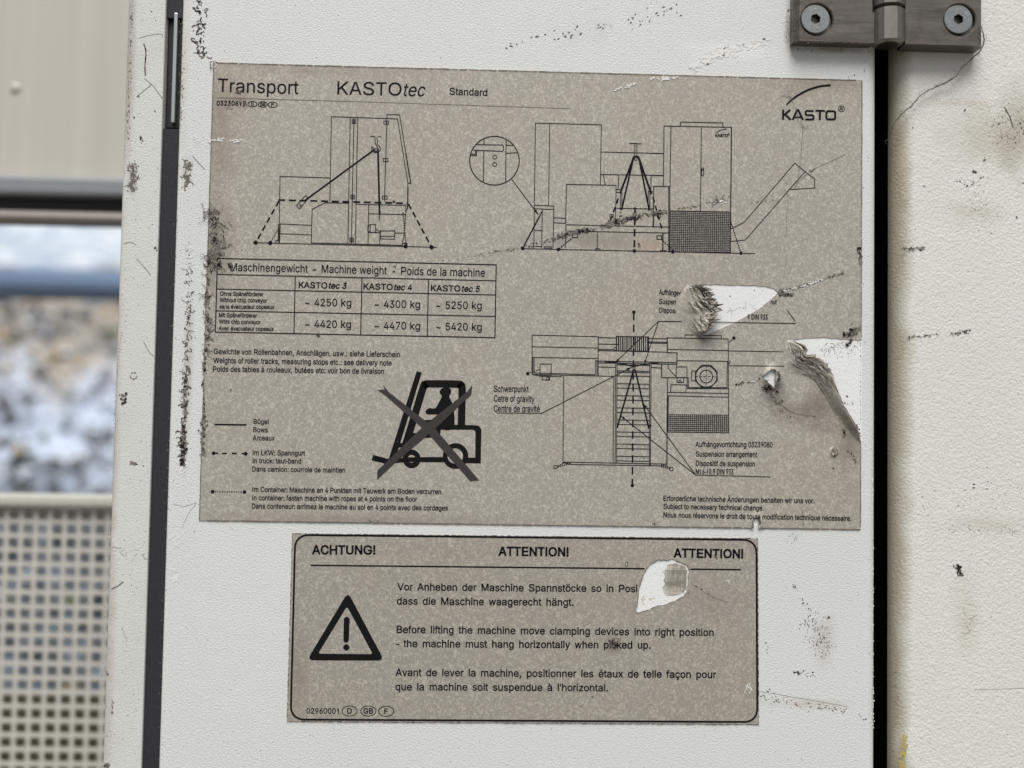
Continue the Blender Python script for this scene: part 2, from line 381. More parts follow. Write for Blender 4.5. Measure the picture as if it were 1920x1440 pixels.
GLYPHS = '''!99/34,80 32,254 67,254 65,80/49,-2 40,-1 33,4 28,12 26,20 28,29 33,37 40,42 49,43 59,42 66,37 71,29 73,20 71,12 66,4 59,-1|'68/26,159 23,254 45,254 42,159|(118/39,103 43,162 57,221 76,270 102,270 82,214 70,157 66,103 69,57 82,8 102,-48 76,-48 60,-11 49,27 41,66|)118/16,-48 37,9 49,58 53,103 49,157 36,214 16,270 42,270 62,221 75,162 80,103 77,65 70,27 58,-11 42,-48|,99/20,-60 36,36 72,36 44,-60|-118/12,78 12,108 106,108 106,78|.99/51,-2 41,-1 33,4 27,12 26,20 27,29 33,37 41,42 51,43 59,42 67,37 73,29 75,20 73,12 67,4 59,-1|0197/98,-3 76,0 57,12 41,31 30,57 24,89 21,127 24,165 31,197 42,223 57,242 76,254 98,258 121,254 140,242 156,223 167,197 174,165 177,127 174,89 167,57 156,31 141,12 122,0/98,25 114,28 126,37 137,52 144,72 148,97 150,127 148,157 144,182 137,203 126,218 114,227 98,230 84,227 71,218 61,203 54,182 49,157 48,127 49,97 54,72 61,52 71,37 84,28|1197/87,0 115,0 115,254 97,254 85,228 65,208 44,195 44,166 68,178 87,194|2197/28,0 28,24 102,114 123,141 135,163 139,186 139,198 134,209 127,218 119,224 98,230 85,228 75,224 67,216 60,207 57,195 56,181 29,181 31,202 37,221 48,237 63,248 79,255 98,258 117,255 133,248 147,237 158,223 164,205 166,186 161,159 146,129 116,90 66,30 66,28 170,28 170,0|3197/95,-3 76,-1 58,5 43,15 31,29 23,46 19,66 48,66 50,54 55,44 63,35 72,30 95,25 120,30 130,37 137,46 142,58 144,72 142,86 138,98 131,109 119,117 105,122 88,124 68,124 68,150 126,224 126,226 31,226 31,254 162,254 162,230 92,139 92,144 115,144 134,138 150,127 161,111 169,93 171,72 169,51 161,33 150,18 134,6 116,-1|4197/17,53 17,79 107,254 135,254 47,83 47,81 180,81 180,53/123,0 123,61 123,73 123,159 149,159 149,0|5197/97,-3 78,-1 61,6 47,16 36,30 29,47 26,65 53,65 56,54 60,44 76,30 97,25 109,27 120,32 130,41 137,52 141,66 143,81 141,97 137,111 129,122 119,131 108,137 95,138 73,134 56,123 30,126 42,254 160,254 160,226 65,226 58,151 59,151 78,162 100,167 114,165 128,160 140,153 150,143 159,130 165,116 169,99 170,82 168,58 160,38 149,21 134,8 117,-1|6197/98,-3 79,-1 62,7 48,20 37,37 30,58 28,81 30,100 35,119 60,170 110,254 140,254 65,131 64,131 72,144 85,153 102,157 121,155 138,147 151,136 161,120 167,101 169,79 167,56 160,36 149,20 135,7 118,-1/98,24 111,26 121,31 130,40 137,51 141,64 143,79 141,94 137,107 130,118 121,126 111,131 98,133 86,131 76,126 67,118 60,107 56,94 54,79 56,64 60,51 67,40 76,31 86,26|7197/42,0 141,224 141,226 27,226 27,254 170,254 170,224 71,0|8197/98,-3 78,-1 59,6 44,17 32,31 25,48 23,68 24,83 29,98 35,110 44,121 55,128 66,132 66,133 51,141 40,154 33,171 31,190 33,209 39,225 50,239 64,249 80,256 98,258 117,256 133,249 147,239 158,225 164,209 166,190 164,171 157,154 146,141 131,133 131,132 143,128 153,121 162,110 169,98 173,83 174,68 173,48 165,31 153,17 138,6 119,-1/98,25 112,26 124,30 133,37 140,46 146,57 146,69 146,83 140,94 133,104 123,111 112,116 98,118 85,116 74,111 64,104 57,94 51,83 51,69 51,57 56,46 64,37 73,30 85,26/98,145 119,150 127,157 134,165 138,176 139,188 138,200 134,210 128,218 120,225 98,230 78,225 69,218 63,210 59,200 58,188 59,176 63,165 69,157 78,150|9197/98,258 118,255 135,247 149,234 160,217 167,197 169,173 167,155 162,135 138,84 87,0 57,0 132,124 134,124 126,111 112,101 95,97 76,100 60,107 46,119 36,134 30,154 28,176 30,198 37,218 48,235 62,247 79,255/98,230 86,228 76,223 67,215 60,204 56,191 55,176 56,161 60,148 67,137 76,129 86,123 98,122 111,123 121,129 130,137 137,147 141,160 143,175 141,190 137,204 131,215 121,223 111,228|:99/51,-2 41,-1 33,4 27,12 26,20 27,29 33,37 41,42 51,43 59,42 67,37 73,29 75,20 73,12 67,4 59,-1/51,135 41,137 33,142 27,149 26,158 27,167 33,174 41,179 51,181 59,179 67,174 73,167 75,158 73,149 67,142 59,137|A237/8,0 100,254 136,254 228,0 196,0 142,151 130,186 115,239 121,239 105,185 94,151 42,0/54,71 54,99 183,99 183,71|B237/31,0 31,254 126,254 151,252 170,245 187,235 198,221 205,205 207,187 206,172 201,160 185,143 163,133 163,131 177,129 189,123 200,114 209,102 215,86 217,68 215,50 208,33 196,20 179,9 157,2 128,0/64,29 127,29 154,31 172,40 182,53 185,68 183,81 178,92 169,102 159,109 146,114 129,115 64,115/64,143 124,143 150,148 160,155 168,163 173,174 175,186 172,202 162,214 147,223 125,226 64,226|C256/135,-3 103,1 75,12 52,32 35,58 24,90 20,127 24,165 35,197 52,223 75,242 103,254 135,258 171,252 187,245 202,236 215,224 225,209 233,193 237,174 205,174 196,197 180,214 159,224 135,228 111,225 92,216 75,202 62,182 54,157 52,127 54,97 63,72 75,53 92,38 112,29 135,26 159,30 180,40 196,57 205,80 237,80 233,62 225,45 215,31 202,19 188,9 171,2 154,-2|D256/111,0 49,0 49,29 109,29 139,31 162,40 181,55 193,75 201,99 204,128 201,156 194,180 181,200 163,214 141,223 112,226 48,226 48,254 115,254 150,251 180,239 204,221 221,196 232,164 236,128 232,91 221,59 203,34 178,15 148,4/63,254 63,0 31,0 31,254|E237/34,0 34,254 211,254 211,226 70,226 70,143 202,143 202,114 70,114 70,29 213,29 213,0|F217/32,0 32,254 196,254 196,226 66,226 66,139 183,139 183,111 66,111 66,0|G276/142,-3 108,1 80,13 55,32 37,58 25,90 21,127 25,165 37,197 55,223 79,242 108,254 140,258 161,256 180,252 199,245 214,235 227,222 239,208 246,192 252,174 217,174 206,197 189,213 168,224 141,228 118,225 98,216 80,202 66,182 57,157 55,127 57,97 67,72 80,53 98,38 119,29 142,26 165,29 183,36 199,47 210,62 218,80 220,101 230,100 150,100 150,128 254,128 254,100 251,71 239,45 222,25 200,9 173,0|H256/30,0 30,254 62,254 62,144 194,144 194,254 226,254 226,0 194,0 194,116 62,116 62,0|I99/33,0 65,0 65,254 33,254|K237/53,73 53,108 71,131 88,152 108,172 185,254 228,254 118,138 116,138/31,0 31,254 63,254 63,167 63,112 63,97 63,0/189,0 96,130 116,155 228,0|L197/30,0 30,254 62,254 62,29 182,29 182,0|M296/28,0 28,254 72,254 131,94 136,79 141,61 147,42 152,24 145,24 150,41 156,61 161,79 166,94 224,254 268,254 268,0 238,0 238,145 238,163 238,184 238,207 238,229 241,229 235,205 227,181 221,161 215,145 161,0 135,0 80,145 75,160 68,181 61,204 53,229 56,229 57,208 57,186 58,164 58,145 58,0|N256/29,0 29,254 67,254 169,91 178,75 190,53 203,27 198,27 196,54 196,79 195,97 195,254 228,254 228,0 189,0 99,145 87,165 73,191 53,226 59,227 60,192 61,164 61,145 61,0|O276/138,-3 107,1 78,12 54,32 36,58 25,90 21,127 25,165 36,197 54,223 78,242 107,254 138,258 170,254 199,242 223,223 241,197 252,165 256,127 252,90 241,58 223,32 199,12 170,1/138,26 161,29 182,38 198,52 212,72 220,97 223,127 220,157 212,182 198,202 182,216 161,225 138,228 116,225 95,216 78,202 65,182 56,157 54,127 56,97 65,72 78,52 95,38 116,29|P237/32,0 32,254 126,254 154,252 177,244 195,231 208,215 216,195 218,174 216,152 208,133 195,116 177,104 154,96 126,93 59,93 59,121 124,121 143,123 159,128 170,136 178,147 183,160 184,174 183,188 178,201 170,211 158,219 143,224 124,226 66,226 66,0|R256/34,0 34,254 135,254 166,252 191,244 209,232 223,217 231,198 234,176 231,154 223,136 209,120 190,109 166,101 135,99 55,99 55,128 134,128 154,129 170,133 183,141 191,150 195,162 198,176 195,190 191,202 182,212 170,220 153,224 133,226 71,226 71,0/202,0 131,115 173,115 245,0|S237/119,-4 91,-2 68,5 49,15 34,30 24,48 20,68 55,68 58,55 66,44 75,35 88,29 119,25 136,26 152,30 165,37 175,46 182,57 184,70 182,81 176,89 157,102 130,111 98,120 68,130 46,145 32,163 28,186 31,206 39,224 54,238 73,249 96,256 121,258 146,256 168,249 186,238 201,224 209,208 213,189 180,189 173,206 160,219 142,227 119,229 103,228 89,224 78,218 68,209 63,199 62,188 64,176 69,167 90,154 113,147 140,140 166,132 190,119 209,99 215,85 217,69 214,50 205,32 191,17 172,5 148,-2|T217/16,226 16,254 202,254 202,226 124,226 124,0 93,0 93,226|U256/128,-4 100,-1 76,8 57,22 42,40 33,62 30,87 30,254 62,254 62,89 64,72 69,57 79,44 93,34 109,28 128,26 148,28 164,34 178,44 187,57 192,72 194,89 194,254 227,254 227,87 224,62 214,40 199,22 181,8 156,-1|V237/101,0 8,254 41,254 95,103 107,69 122,15 116,15 131,69 143,103 195,254 228,254 137,0|W335/76,0 8,254 40,254 80,98 86,73 91,47 96,20 93,20 98,47 104,73 109,98 149,254 186,254 226,98 231,73 237,47 243,20 238,20 243,47 249,73 255,98 295,254 327,254 259,0 223,0 180,161 172,196 164,237 171,237 163,197 155,161 112,0|a197/81,-4 64,-3 48,2 35,11 24,22 17,37 15,54 17,69 22,80 29,90 40,97 64,105 90,110 119,113 135,117 138,121 140,127 140,128 135,148 122,161 100,165 76,161 60,150 51,137 20,146 29,161 40,173 53,182 67,188 98,192 121,190 145,180 155,172 163,160 170,145 171,126 171,0 140,0 140,26 138,26 128,12 110,1/86,23 103,24 116,29 126,37 134,47 138,57 140,69 140,95 132,91 118,88 102,86 89,84 68,79 53,70 48,62 47,52 52,36 66,26|b197/107,-4 92,-3 80,2 64,16 55,29 52,29 52,0 24,0 24,254 53,254 53,160 55,160 64,173 80,186 91,191 107,192 127,189 145,180 161,166 172,146 179,122 181,94 179,66 172,42 161,23 146,8 127,-1/102,23 117,26 130,33 139,44 147,58 151,75 152,95 151,114 147,131 139,145 130,156 117,163 102,165 87,163 75,156 65,145 58,131 54,114 52,95 54,75 59,58 65,43 75,32 87,26|c178/93,-4 71,-1 52,8 37,23 25,43 18,66 15,94 18,122 25,146 37,165 52,180 71,189 93,192 117,189 138,178 153,161 163,138 136,131 130,145 121,155 109,162 93,165 77,162 66,155 56,144 49,129 45,112 43,94 45,75 49,59 56,44 66,33 77,26 93,23 109,26 121,33 131,44 137,59 163,51 154,28 138,11 117,0|d197/91,-4 70,-1 52,8 37,23 25,42 19,66 16,94 19,122 25,146 37,166 52,180 70,189 91,192 106,191 117,186 134,173 142,160 144,160 144,254 173,254 173,0 145,0 145,29 142,29 133,16 117,2 106,-3/95,23 110,26 123,32 132,43 139,58 143,75 145,95 143,114 139,131 132,145 123,156 110,163 95,165 80,163 67,156 58,145 50,131 46,114 45,95 46,75 50,58 58,44 68,33 80,26|e197/103,-4 78,-1 57,8 40,23 27,42 20,66 17,93 20,121 27,145 39,165 57,180 76,189 100,192 130,187 143,180 156,170 166,157 175,141 179,121 181,97 181,85 36,85 36,110 165,110 151,101 149,119 145,134 138,147 128,157 115,163 100,165 85,163 71,157 60,147 53,135 49,121 47,105 47,89 49,69 54,53 62,40 74,31 88,25 103,23 124,26 139,36 149,53 177,45 173,32 164,20 152,10 138,2 122,-3|f99/89,190 89,164 2,164 2,190/31,0 31,216 33,231 37,243 44,252 53,259 73,265 87,263 94,260 89,234 83,236 76,237 66,235 60,230 56,221 55,209 55,0|g197/96,-75 78,-74 62,-70 38,-55 23,-35 47,-20 57,-33 72,-44 96,-49 115,-46 131,-38 141,-23 145,-3 145,34 142,34 133,21 117,8 106,4 90,2 71,5 52,13 37,27 26,45 19,68 16,96 19,123 25,147 37,166 52,180 71,189 91,192 106,191 118,186 134,173 143,159 146,159 146,190 173,190 173,-4 170,-27 163,-45 151,-59 135,-68 116,-73/95,30 110,32 123,38 132,47 139,61 144,77 145,96 144,115 139,132 132,146 123,156 111,163 95,165 80,163 68,156 58,145 50,131 46,115 45,96 46,78 50,61 58,48 68,38 80,32|h197/55,113 55,0 25,0 25,254 55,254 55,144 49,144 60,166 73,181 90,189 110,192 127,190 142,184 155,174 163,160 170,142 172,120 172,0 142,0 142,118 139,137 131,152 118,161 101,165 88,163 77,159 68,151 61,141 56,129|i79/25,0 25,190 54,190 54,0/40,221 32,223 26,227 21,234 20,242 21,249 26,256 32,260 40,262 48,260 54,256 59,249 60,242 59,234 54,227 48,223|j79/25,190 54,190 54,-15 52,-31 49,-45 41,-56 30,-65 18,-70 2,-71 -5,-71 -5,-43 1,-43 11,-42 19,-36 24,-27 25,-15/40,221 32,223 26,227 21,234 19,242 21,249 26,256 32,260 40,262 48,260 54,256 58,249 60,242 58,234 54,227 48,223|k178/52,68 52,106 56,106 133,190 169,190 86,100 83,100/24,0 24,254 53,254 53,0/138,0 69,93 90,114 174,0|l79/24,0 55,0 55,254 24,254|m296/25,0 25,190 54,190 54,148 52,148 57,162 64,173 83,188 107,193 125,190 140,180 149,166 155,147 151,147 156,160 164,172 184,187 212,193 227,191 242,186 253,177 262,164 268,148 270,128 270,0 241,0 241,127 238,145 229,156 217,163 203,165 191,164 181,160 168,145 163,124 163,0 133,0 133,130 130,144 122,156 112,163 97,165 77,160 68,154 61,145 56,133 55,119 55,0|n197/55,113 55,0 25,0 25,190 54,190 54,144 49,144 60,166 73,181 90,189 110,192 127,190 141,184 154,174 163,160 169,142 172,120 172,0 142,0 142,118 139,137 131,152 118,161 101,165 88,163 77,159 68,151 61,141 56,129|o197/99,-4 75,-1 55,8 39,23 27,43 19,66 16,94 19,122 27,146 39,165 55,180 75,189 99,192 122,189 142,180 159,165 171,146 179,122 182,94 179,66 171,43 159,23 142,8 122,-1/99,23 115,26 128,33 139,44 147,59 150,75 152,94 150,112 147,129 139,144 128,155 115,162 99,165 82,162 69,155 59,144 51,129 48,112 46,94 48,75 51,59 59,44 69,33 82,26|p197/24,-71 24,190 52,190 52,160 55,160 64,173 80,186 91,191 107,192 127,189 145,180 161,166 172,146 179,122 181,94 179,66 172,42 161,23 146,8 127,-1 107,-4 92,-3 80,2 64,16 55,29 53,29 53,-71/102,23 117,26 130,33 139,44 147,58 151,75 152,95 151,114 147,131 139,145 130,156 117,163 102,165 87,163 75,156 65,145 58,131 54,114 52,95 54,75 59,58 65,43 75,32 87,26|q197/173,-71 144,-71 144,29 142,29 133,16 117,2 106,-3 91,-4 70,-1 52,8 37,23 25,42 19,66 16,94 19,122 25,146 37,166 52,180 70,189 91,192 106,191 117,186 134,173 142,160 145,160 145,190 173,190/95,23 110,26 123,32 132,43 139,58 143,75 145,95 143,114 139,131 132,145 123,156 110,163 95,165 80,163 67,156 58,145 50,131 46,114 45,95 46,75 50,58 58,44 68,33 80,26|r118/24,0 24,190 51,190 51,160 53,160 59,173 70,184 82,190 98,192 105,192 112,192 112,161 105,162 94,163 83,161 73,157 64,151 58,142 53,131 52,118 52,0|s178/89,-4 70,-3 55,2 41,9 30,19 22,32 18,47 46,53 52,40 61,30 73,25 89,23 106,25 119,31 128,40 131,51 129,60 124,68 115,74 104,78 73,85 51,93 35,104 26,119 22,137 25,152 32,166 42,177 57,185 72,190 92,192 110,191 124,186 137,179 146,170 158,145 131,139 126,149 118,158 108,164 92,166 76,164 64,158 56,150 53,139 55,129 61,122 84,111 112,105 134,97 150,86 158,71 162,53 159,37 153,24 142,12 127,3 110,-2|t99/89,190 89,164 3,164 3,190/28,236 55,236 55,49 56,38 60,31 66,26 74,25 81,26 88,27 94,1 84,-1 74,-2 54,1 40,11 32,26 28,46|u197/87,-3 70,-1 55,5 42,15 34,29 27,47 25,69 25,190 55,190 55,72 58,52 65,37 79,28 96,25 109,27 120,31 129,38 136,48 140,61 142,76 142,190 172,190 172,0 143,0 143,46 148,46 137,23 124,8 107,0|v178/74,0 8,190 39,190 76,78 85,43 95,10 84,10 93,43 103,78 139,190 171,190 104,0|w256/62,0 10,190 40,190 61,107 70,68 80,21 74,21 84,67 93,107 114,190 143,190 164,107 173,68 182,21 177,21 186,68 196,107 217,190 246,190 194,0 166,0 144,86 137,112 131,140 125,169 131,169 125,140 119,112 112,86 90,0|x178/9,0 81,109 81,86 13,190 47,190 70,153 85,127 98,103 83,103 95,127 110,153 133,190 166,190 98,84 98,107 169,0 135,0 108,43 94,68 81,91 96,91 84,68 70,43 43,0|y178/22,-69 28,-43 33,-44 48,-44 60,-37 69,-18 74,-1 8,190 39,190 76,78 85,43 95,10 84,10 93,43 103,78 140,190 171,190 94,-29 81,-54 64,-68 42,-73 29,-72|z178/20,0 20,23 119,160 119,161 22,161 22,190 156,190 156,165 59,30 59,28 158,28 158,0|~207/24,75 26,94 30,109 38,120 47,127 70,133 91,128 113,110 125,99 136,96 146,98 152,104 157,113 158,126 183,126 182,107 177,93 169,81 160,74 138,68 116,74 94,91 82,102 71,105 62,103 55,98 51,89 49,75|®262/132,59 109,61 87,67 68,76 52,88 37,103 27,120 20,139 18,158 20,178 27,197 37,214 52,229 68,241 87,250 109,256 132,258 154,256 175,250 194,241 211,229 225,214 235,197 242,178 244,158 242,139 235,120 225,103 211,88 194,76 175,67 154,61/132,83 154,86 175,93 192,105 205,121 213,139 217,158 213,178 205,196 192,212 175,224 154,231 132,234 109,231 88,224 71,212 58,196 49,178 45,158 49,139 58,121 71,105 88,93 109,86/155,113 129,156 155,156 180,113/92,113 92,204 143,204 158,201 171,191 177,175 171,158 158,147 142,144 105,144 105,159 135,159 146,163 151,175 150,182 146,186 136,189 115,189 115,113|Ä237/8,0 100,254 136,254 228,0 196,0 142,151 130,186 115,239 121,239 105,185 94,151 42,0/54,71 54,99 183,99 183,71/154,286 146,288 140,292 135,299 134,306 135,314 140,321 146,325 154,326 162,325 168,321 173,314 174,306 173,299 168,292 162,288/83,286 75,288 69,292 64,299 63,306 64,314 69,321 75,325 83,326 91,325 97,321 102,314 103,306 102,299 97,292 91,288|à197/81,-4 64,-3 48,2 35,11 24,22 17,37 15,54 17,69 22,80 29,90 40,97 64,105 90,110 119,113 135,117 138,121 140,127 140,128 135,148 122,161 100,165 76,161 60,150 51,137 20,146 29,161 40,173 53,182 67,188 98,192 121,190 145,180 155,172 163,160 170,145 171,126 171,0 140,0 140,26 138,26 128,12 110,1/86,23 103,24 116,29 126,37 134,47 138,57 140,69 140,95 132,91 118,88 102,86 89,84 68,79 53,70 48,62 47,52 52,36 66,26/84,214 51,265 85,265 110,214|ä197/81,-4 64,-3 48,2 35,11 24,22 17,37 15,54 17,69 22,80 29,90 40,97 64,105 90,110 119,113 135,117 138,121 140,127 140,128 135,148 122,161 100,165 76,161 60,150 51,137 20,146 29,161 40,173 53,182 67,188 98,192 121,190 145,180 155,172 163,160 170,145 171,126 171,0 140,0 140,26 138,26 128,12 110,1/86,23 103,24 116,29 126,37 134,47 138,57 140,69 140,95 132,91 118,88 102,86 89,84 68,79 53,70 48,62 47,52 52,36 66,26/133,221 125,223 118,227 114,234 112,242 114,249 118,256 125,260 133,262 140,260 147,256 151,249 153,242 151,234 147,227 140,223/60,221 52,223 45,227 41,234 39,242 41,249 45,256 52,260 60,262 67,260 74,256 78,249 80,242 78,234 74,227 67,223|ç178/93,-4 71,-1 52,8 37,23 25,43 18,66 15,94 18,122 25,146 37,165 52,180 71,189 93,192 117,189 138,178 153,161 163,138 136,131 130,145 121,155 109,162 93,165 77,162 66,155 56,144 49,129 45,112 43,94 45,75 49,59 56,44 66,33 77,26 93,23 109,26 121,33 131,44 137,59 163,51 154,28 138,11 117,0/76,-71 76,-53 94,-53 106,-51 110,-42 106,-34 94,-31 82,-31 86,8 101,8 101,0 101,-15 114,-17 123,-22 128,-30 129,-42 128,-55 121,-64 111,-70 94,-71|é197/103,-4 78,-1 57,8 40,23 27,42 20,66 17,93 20,121 27,145 39,165 57,180 76,189 100,192 130,187 143,180 156,170 166,157 175,141 179,121 181,97 181,85 36,85 36,110 165,110 151,101 149,119 145,134 138,147 128,157 115,163 100,165 85,163 71,157 60,147 53,135 49,121 47,105 47,89 49,69 54,53 62,40 74,31 88,25 103,23 124,26 139,36 149,53 177,45 173,32 164,20 152,10 138,2 122,-3/86,214 109,265 142,265 111,214|ö197/99,-4 75,-1 55,8 39,23 27,43 19,66 16,94 19,122 27,146 39,165 55,180 75,189 99,192 122,189 142,180 159,165 171,146 179,122 182,94 179,66 171,43 159,23 142,8 122,-1/99,23 115,26 128,33 139,44 147,59 150,75 152,94 150,112 147,129 139,144 128,155 115,162 99,165 82,162 69,155 59,144 51,129 48,112 46,94 48,75 51,59 59,44 69,33 82,26/133,221 126,223 119,227 115,234 113,242 115,249 119,256 126,260 133,262 140,260 147,256 150,249 152,242 150,234 147,227 140,223/65,221 57,223 50,227 47,234 45,242 47,249 50,256 57,260 65,262 72,260 78,256 82,249 84,242 82,234 78,227 72,223|ü197/87,-3 70,-1 55,5 42,15 34,29 27,47 25,69 25,190 55,190 55,72 58,52 65,37 79,28 96,25 109,27 120,31 129,38 136,48 140,61 142,76 142,190 172,190 172,0 143,0 143,46 148,46 137,23 124,8 107,0/133,221 126,223 119,227 115,234 113,242 115,249 119,256 126,260 133,262 140,260 147,256 151,249 153,242 151,234 147,227 140,223/64,221 57,223 50,227 46,234 44,242 46,249 50,256 57,260 64,262 71,260 78,256 82,249 84,242 82,234 78,227 71,223| 99/'''
GL = {}
for it in GLYPHS.split('|'):
    ch = it[0]; p = it[1:].split('/'); cs = [[tuple(map(int, q.split(','))) for q in c.split(' ')] for c in p[1:] if c]
    if not cs: GL[ch] = (int(p[0]), [], [], 0, int(p[0]), []); continue
    v, f = fill(cs); X = [q[0] for c in cs for q in c]; GL[ch] = (int(p[0]), v, f, min(X), max(X), cs)

# ------------------------------------------------------------------ surroundings behind the machine
def wav(x, y, s): return noise.noise(Vector((x*s, y*s, 3.1)))
g = MB().add([(-60, -60, -1.3), (60, -60, -1.3), (60, 60, -1.3), (-60, 60, -1.3)], [(0, 1, 2, 3)])
M_ground = plain('yard_gravel_ground', srgb(112, 110, 104), .9, var=.3, sc=3)
tag(g.build('ground', M_ground), kind='structure')

# a bank of wet stones and snow rising beyond the opening
def bank_z(y):
    K = [(1.35, -1.3), (1.7, -.5), (2.2, .33), (3.2, .62), (4.6, 1.25), (7, 1.9)]
    for (a, za), (b, zb) in zip(K[:-1], K[1:]):
        if y <= b: return za+(zb-za)*(y-a)/(b-a)
    return K[-1][1]
def bank(x, y): return bank_z(y)+.05*noise.noise(Vector((x*4, y*4, 0)))+.025*noise.noise(Vector((x*13, y*13, 1)))
def sheet(x0, x1, nx, y0, y1, ny, fz):
    v = [(x0+(x1-x0)*i/nx, y0+(y1-y0)*j/ny, fz(x0+(x1-x0)*i/nx, y0+(y1-y0)*j/ny)) for j in range(ny+1) for i in range(nx+1)]
    return v, [(j*(nx+1)+i, j*(nx+1)+i+1, (j+1)*(nx+1)+i+1, (j+1)*(nx+1)+i) for j in range(ny) for i in range(nx)]
def step(m, v, a, b_):
    x = m.n('ShaderNodeMapRange'); m.t.links.new(v, x.inputs[0]); x.inputs[1].default_value = a; x.inputs[2].default_value = b_; return x.outputs[0]
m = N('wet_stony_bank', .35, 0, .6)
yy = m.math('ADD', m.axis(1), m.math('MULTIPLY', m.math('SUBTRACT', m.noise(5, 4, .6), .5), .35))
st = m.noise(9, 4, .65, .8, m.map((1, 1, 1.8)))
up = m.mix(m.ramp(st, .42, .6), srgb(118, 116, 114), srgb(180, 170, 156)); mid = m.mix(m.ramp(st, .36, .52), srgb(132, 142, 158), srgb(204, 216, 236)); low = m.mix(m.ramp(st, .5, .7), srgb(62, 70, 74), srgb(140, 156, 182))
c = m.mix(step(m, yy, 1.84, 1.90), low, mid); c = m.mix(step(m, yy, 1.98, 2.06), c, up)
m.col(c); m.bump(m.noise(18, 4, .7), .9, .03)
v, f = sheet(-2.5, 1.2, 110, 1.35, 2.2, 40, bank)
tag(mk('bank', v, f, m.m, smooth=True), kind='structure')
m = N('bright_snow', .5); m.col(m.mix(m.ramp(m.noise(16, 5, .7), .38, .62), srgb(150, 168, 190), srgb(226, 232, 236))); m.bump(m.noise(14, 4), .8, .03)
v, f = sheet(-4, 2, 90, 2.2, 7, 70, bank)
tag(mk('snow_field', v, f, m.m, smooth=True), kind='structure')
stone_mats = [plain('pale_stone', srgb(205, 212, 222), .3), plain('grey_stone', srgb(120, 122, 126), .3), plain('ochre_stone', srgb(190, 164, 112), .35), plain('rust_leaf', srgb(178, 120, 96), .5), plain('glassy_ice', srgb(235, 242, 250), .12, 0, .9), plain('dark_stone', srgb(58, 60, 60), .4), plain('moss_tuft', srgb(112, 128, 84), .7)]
r = random.Random(11); mbs = [MB() for _ in stone_mats]
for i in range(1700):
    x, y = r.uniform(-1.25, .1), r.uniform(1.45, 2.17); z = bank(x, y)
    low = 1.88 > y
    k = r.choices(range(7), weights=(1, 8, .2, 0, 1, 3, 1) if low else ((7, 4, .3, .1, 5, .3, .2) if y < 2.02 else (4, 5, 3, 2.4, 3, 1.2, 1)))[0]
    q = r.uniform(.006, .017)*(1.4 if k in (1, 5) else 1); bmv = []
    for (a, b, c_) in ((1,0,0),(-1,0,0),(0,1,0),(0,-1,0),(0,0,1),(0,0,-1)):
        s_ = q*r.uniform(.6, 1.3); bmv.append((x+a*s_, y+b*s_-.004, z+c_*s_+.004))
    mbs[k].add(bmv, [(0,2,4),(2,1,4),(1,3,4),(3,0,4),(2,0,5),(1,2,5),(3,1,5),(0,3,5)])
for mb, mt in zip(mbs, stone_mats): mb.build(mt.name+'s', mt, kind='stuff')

# blue tube across the opening
a, b = W(-60, 527, 1.25), W(330, 540, 1.25)
p = Vector((-1.3, 1.25, a.z-.002)); q = Vector((.6, 1.25, b.z))
o = MB().tube([p, q], .027, 24).build('blue_rail', M_blue, loc=tuple(p.lerp(q, .5)), smooth=True)
tag(o, 'blurred blue rail crossing the bright opening behind the machine', 'rail')

YB = .25
def XB(px, py): return W(px, py, YB)
ZT = XB(110, 335).z
t = thing('cover_board', 'large cream board with small round stud filling the upper left opening', 'board', (-.42, YB, ZT))
mb = MB().box((-.75, YB, ZT), (-.10, YB+.012, ZT+.34), .002)
mb.build('board', M_cream, t)
st = XB(29, 165); mb = MB(); rg = []
for j in range(5):
    a_ = j/4*math.pi/2; rg.append([(st.x+.0042*math.cos(a_)*math.cos(k*math.pi/8), YB-.0015*math.sin(a_), st.z+.0042*math.cos(a_)*math.sin(k*math.pi/8)) for k in range(16)])
for L in rg: mb.v += L
for j in range(4):
    for k in range(16): mb.f.append((j*16+k, j*16+(k+1) % 16, (j+1)*16+(k+1) % 16, (j+1)*16+k))
mb.build('stud', M_cream, t, smooth=True)
zs = [XB(110, y).z for y in (335, 373, 398, 421)]
t = thing('window_sill', 'grey aluminium cross rail with black strip standing in for shade under the cream board', 'rail', (-.42, YB, zs[3]))
MB().box((-.75, YB-.012, zs[1]), (-.10, YB+.01, zs[0]-.0005), .003).build('upper_profile', M_alu, t)
MB().box((-.75, YB-.002, zs[2]), (-.10, YB+.01, zs[1]-.0004)).build('dark_strip', M_black, t)  # black strip stands in for the shaded gap between the two profiles
MB().box((-.75, YB-.009, zs[3]), (-.10, YB+.012, zs[2]-.0004), .004).build('lower_profile', M_alu2, t)

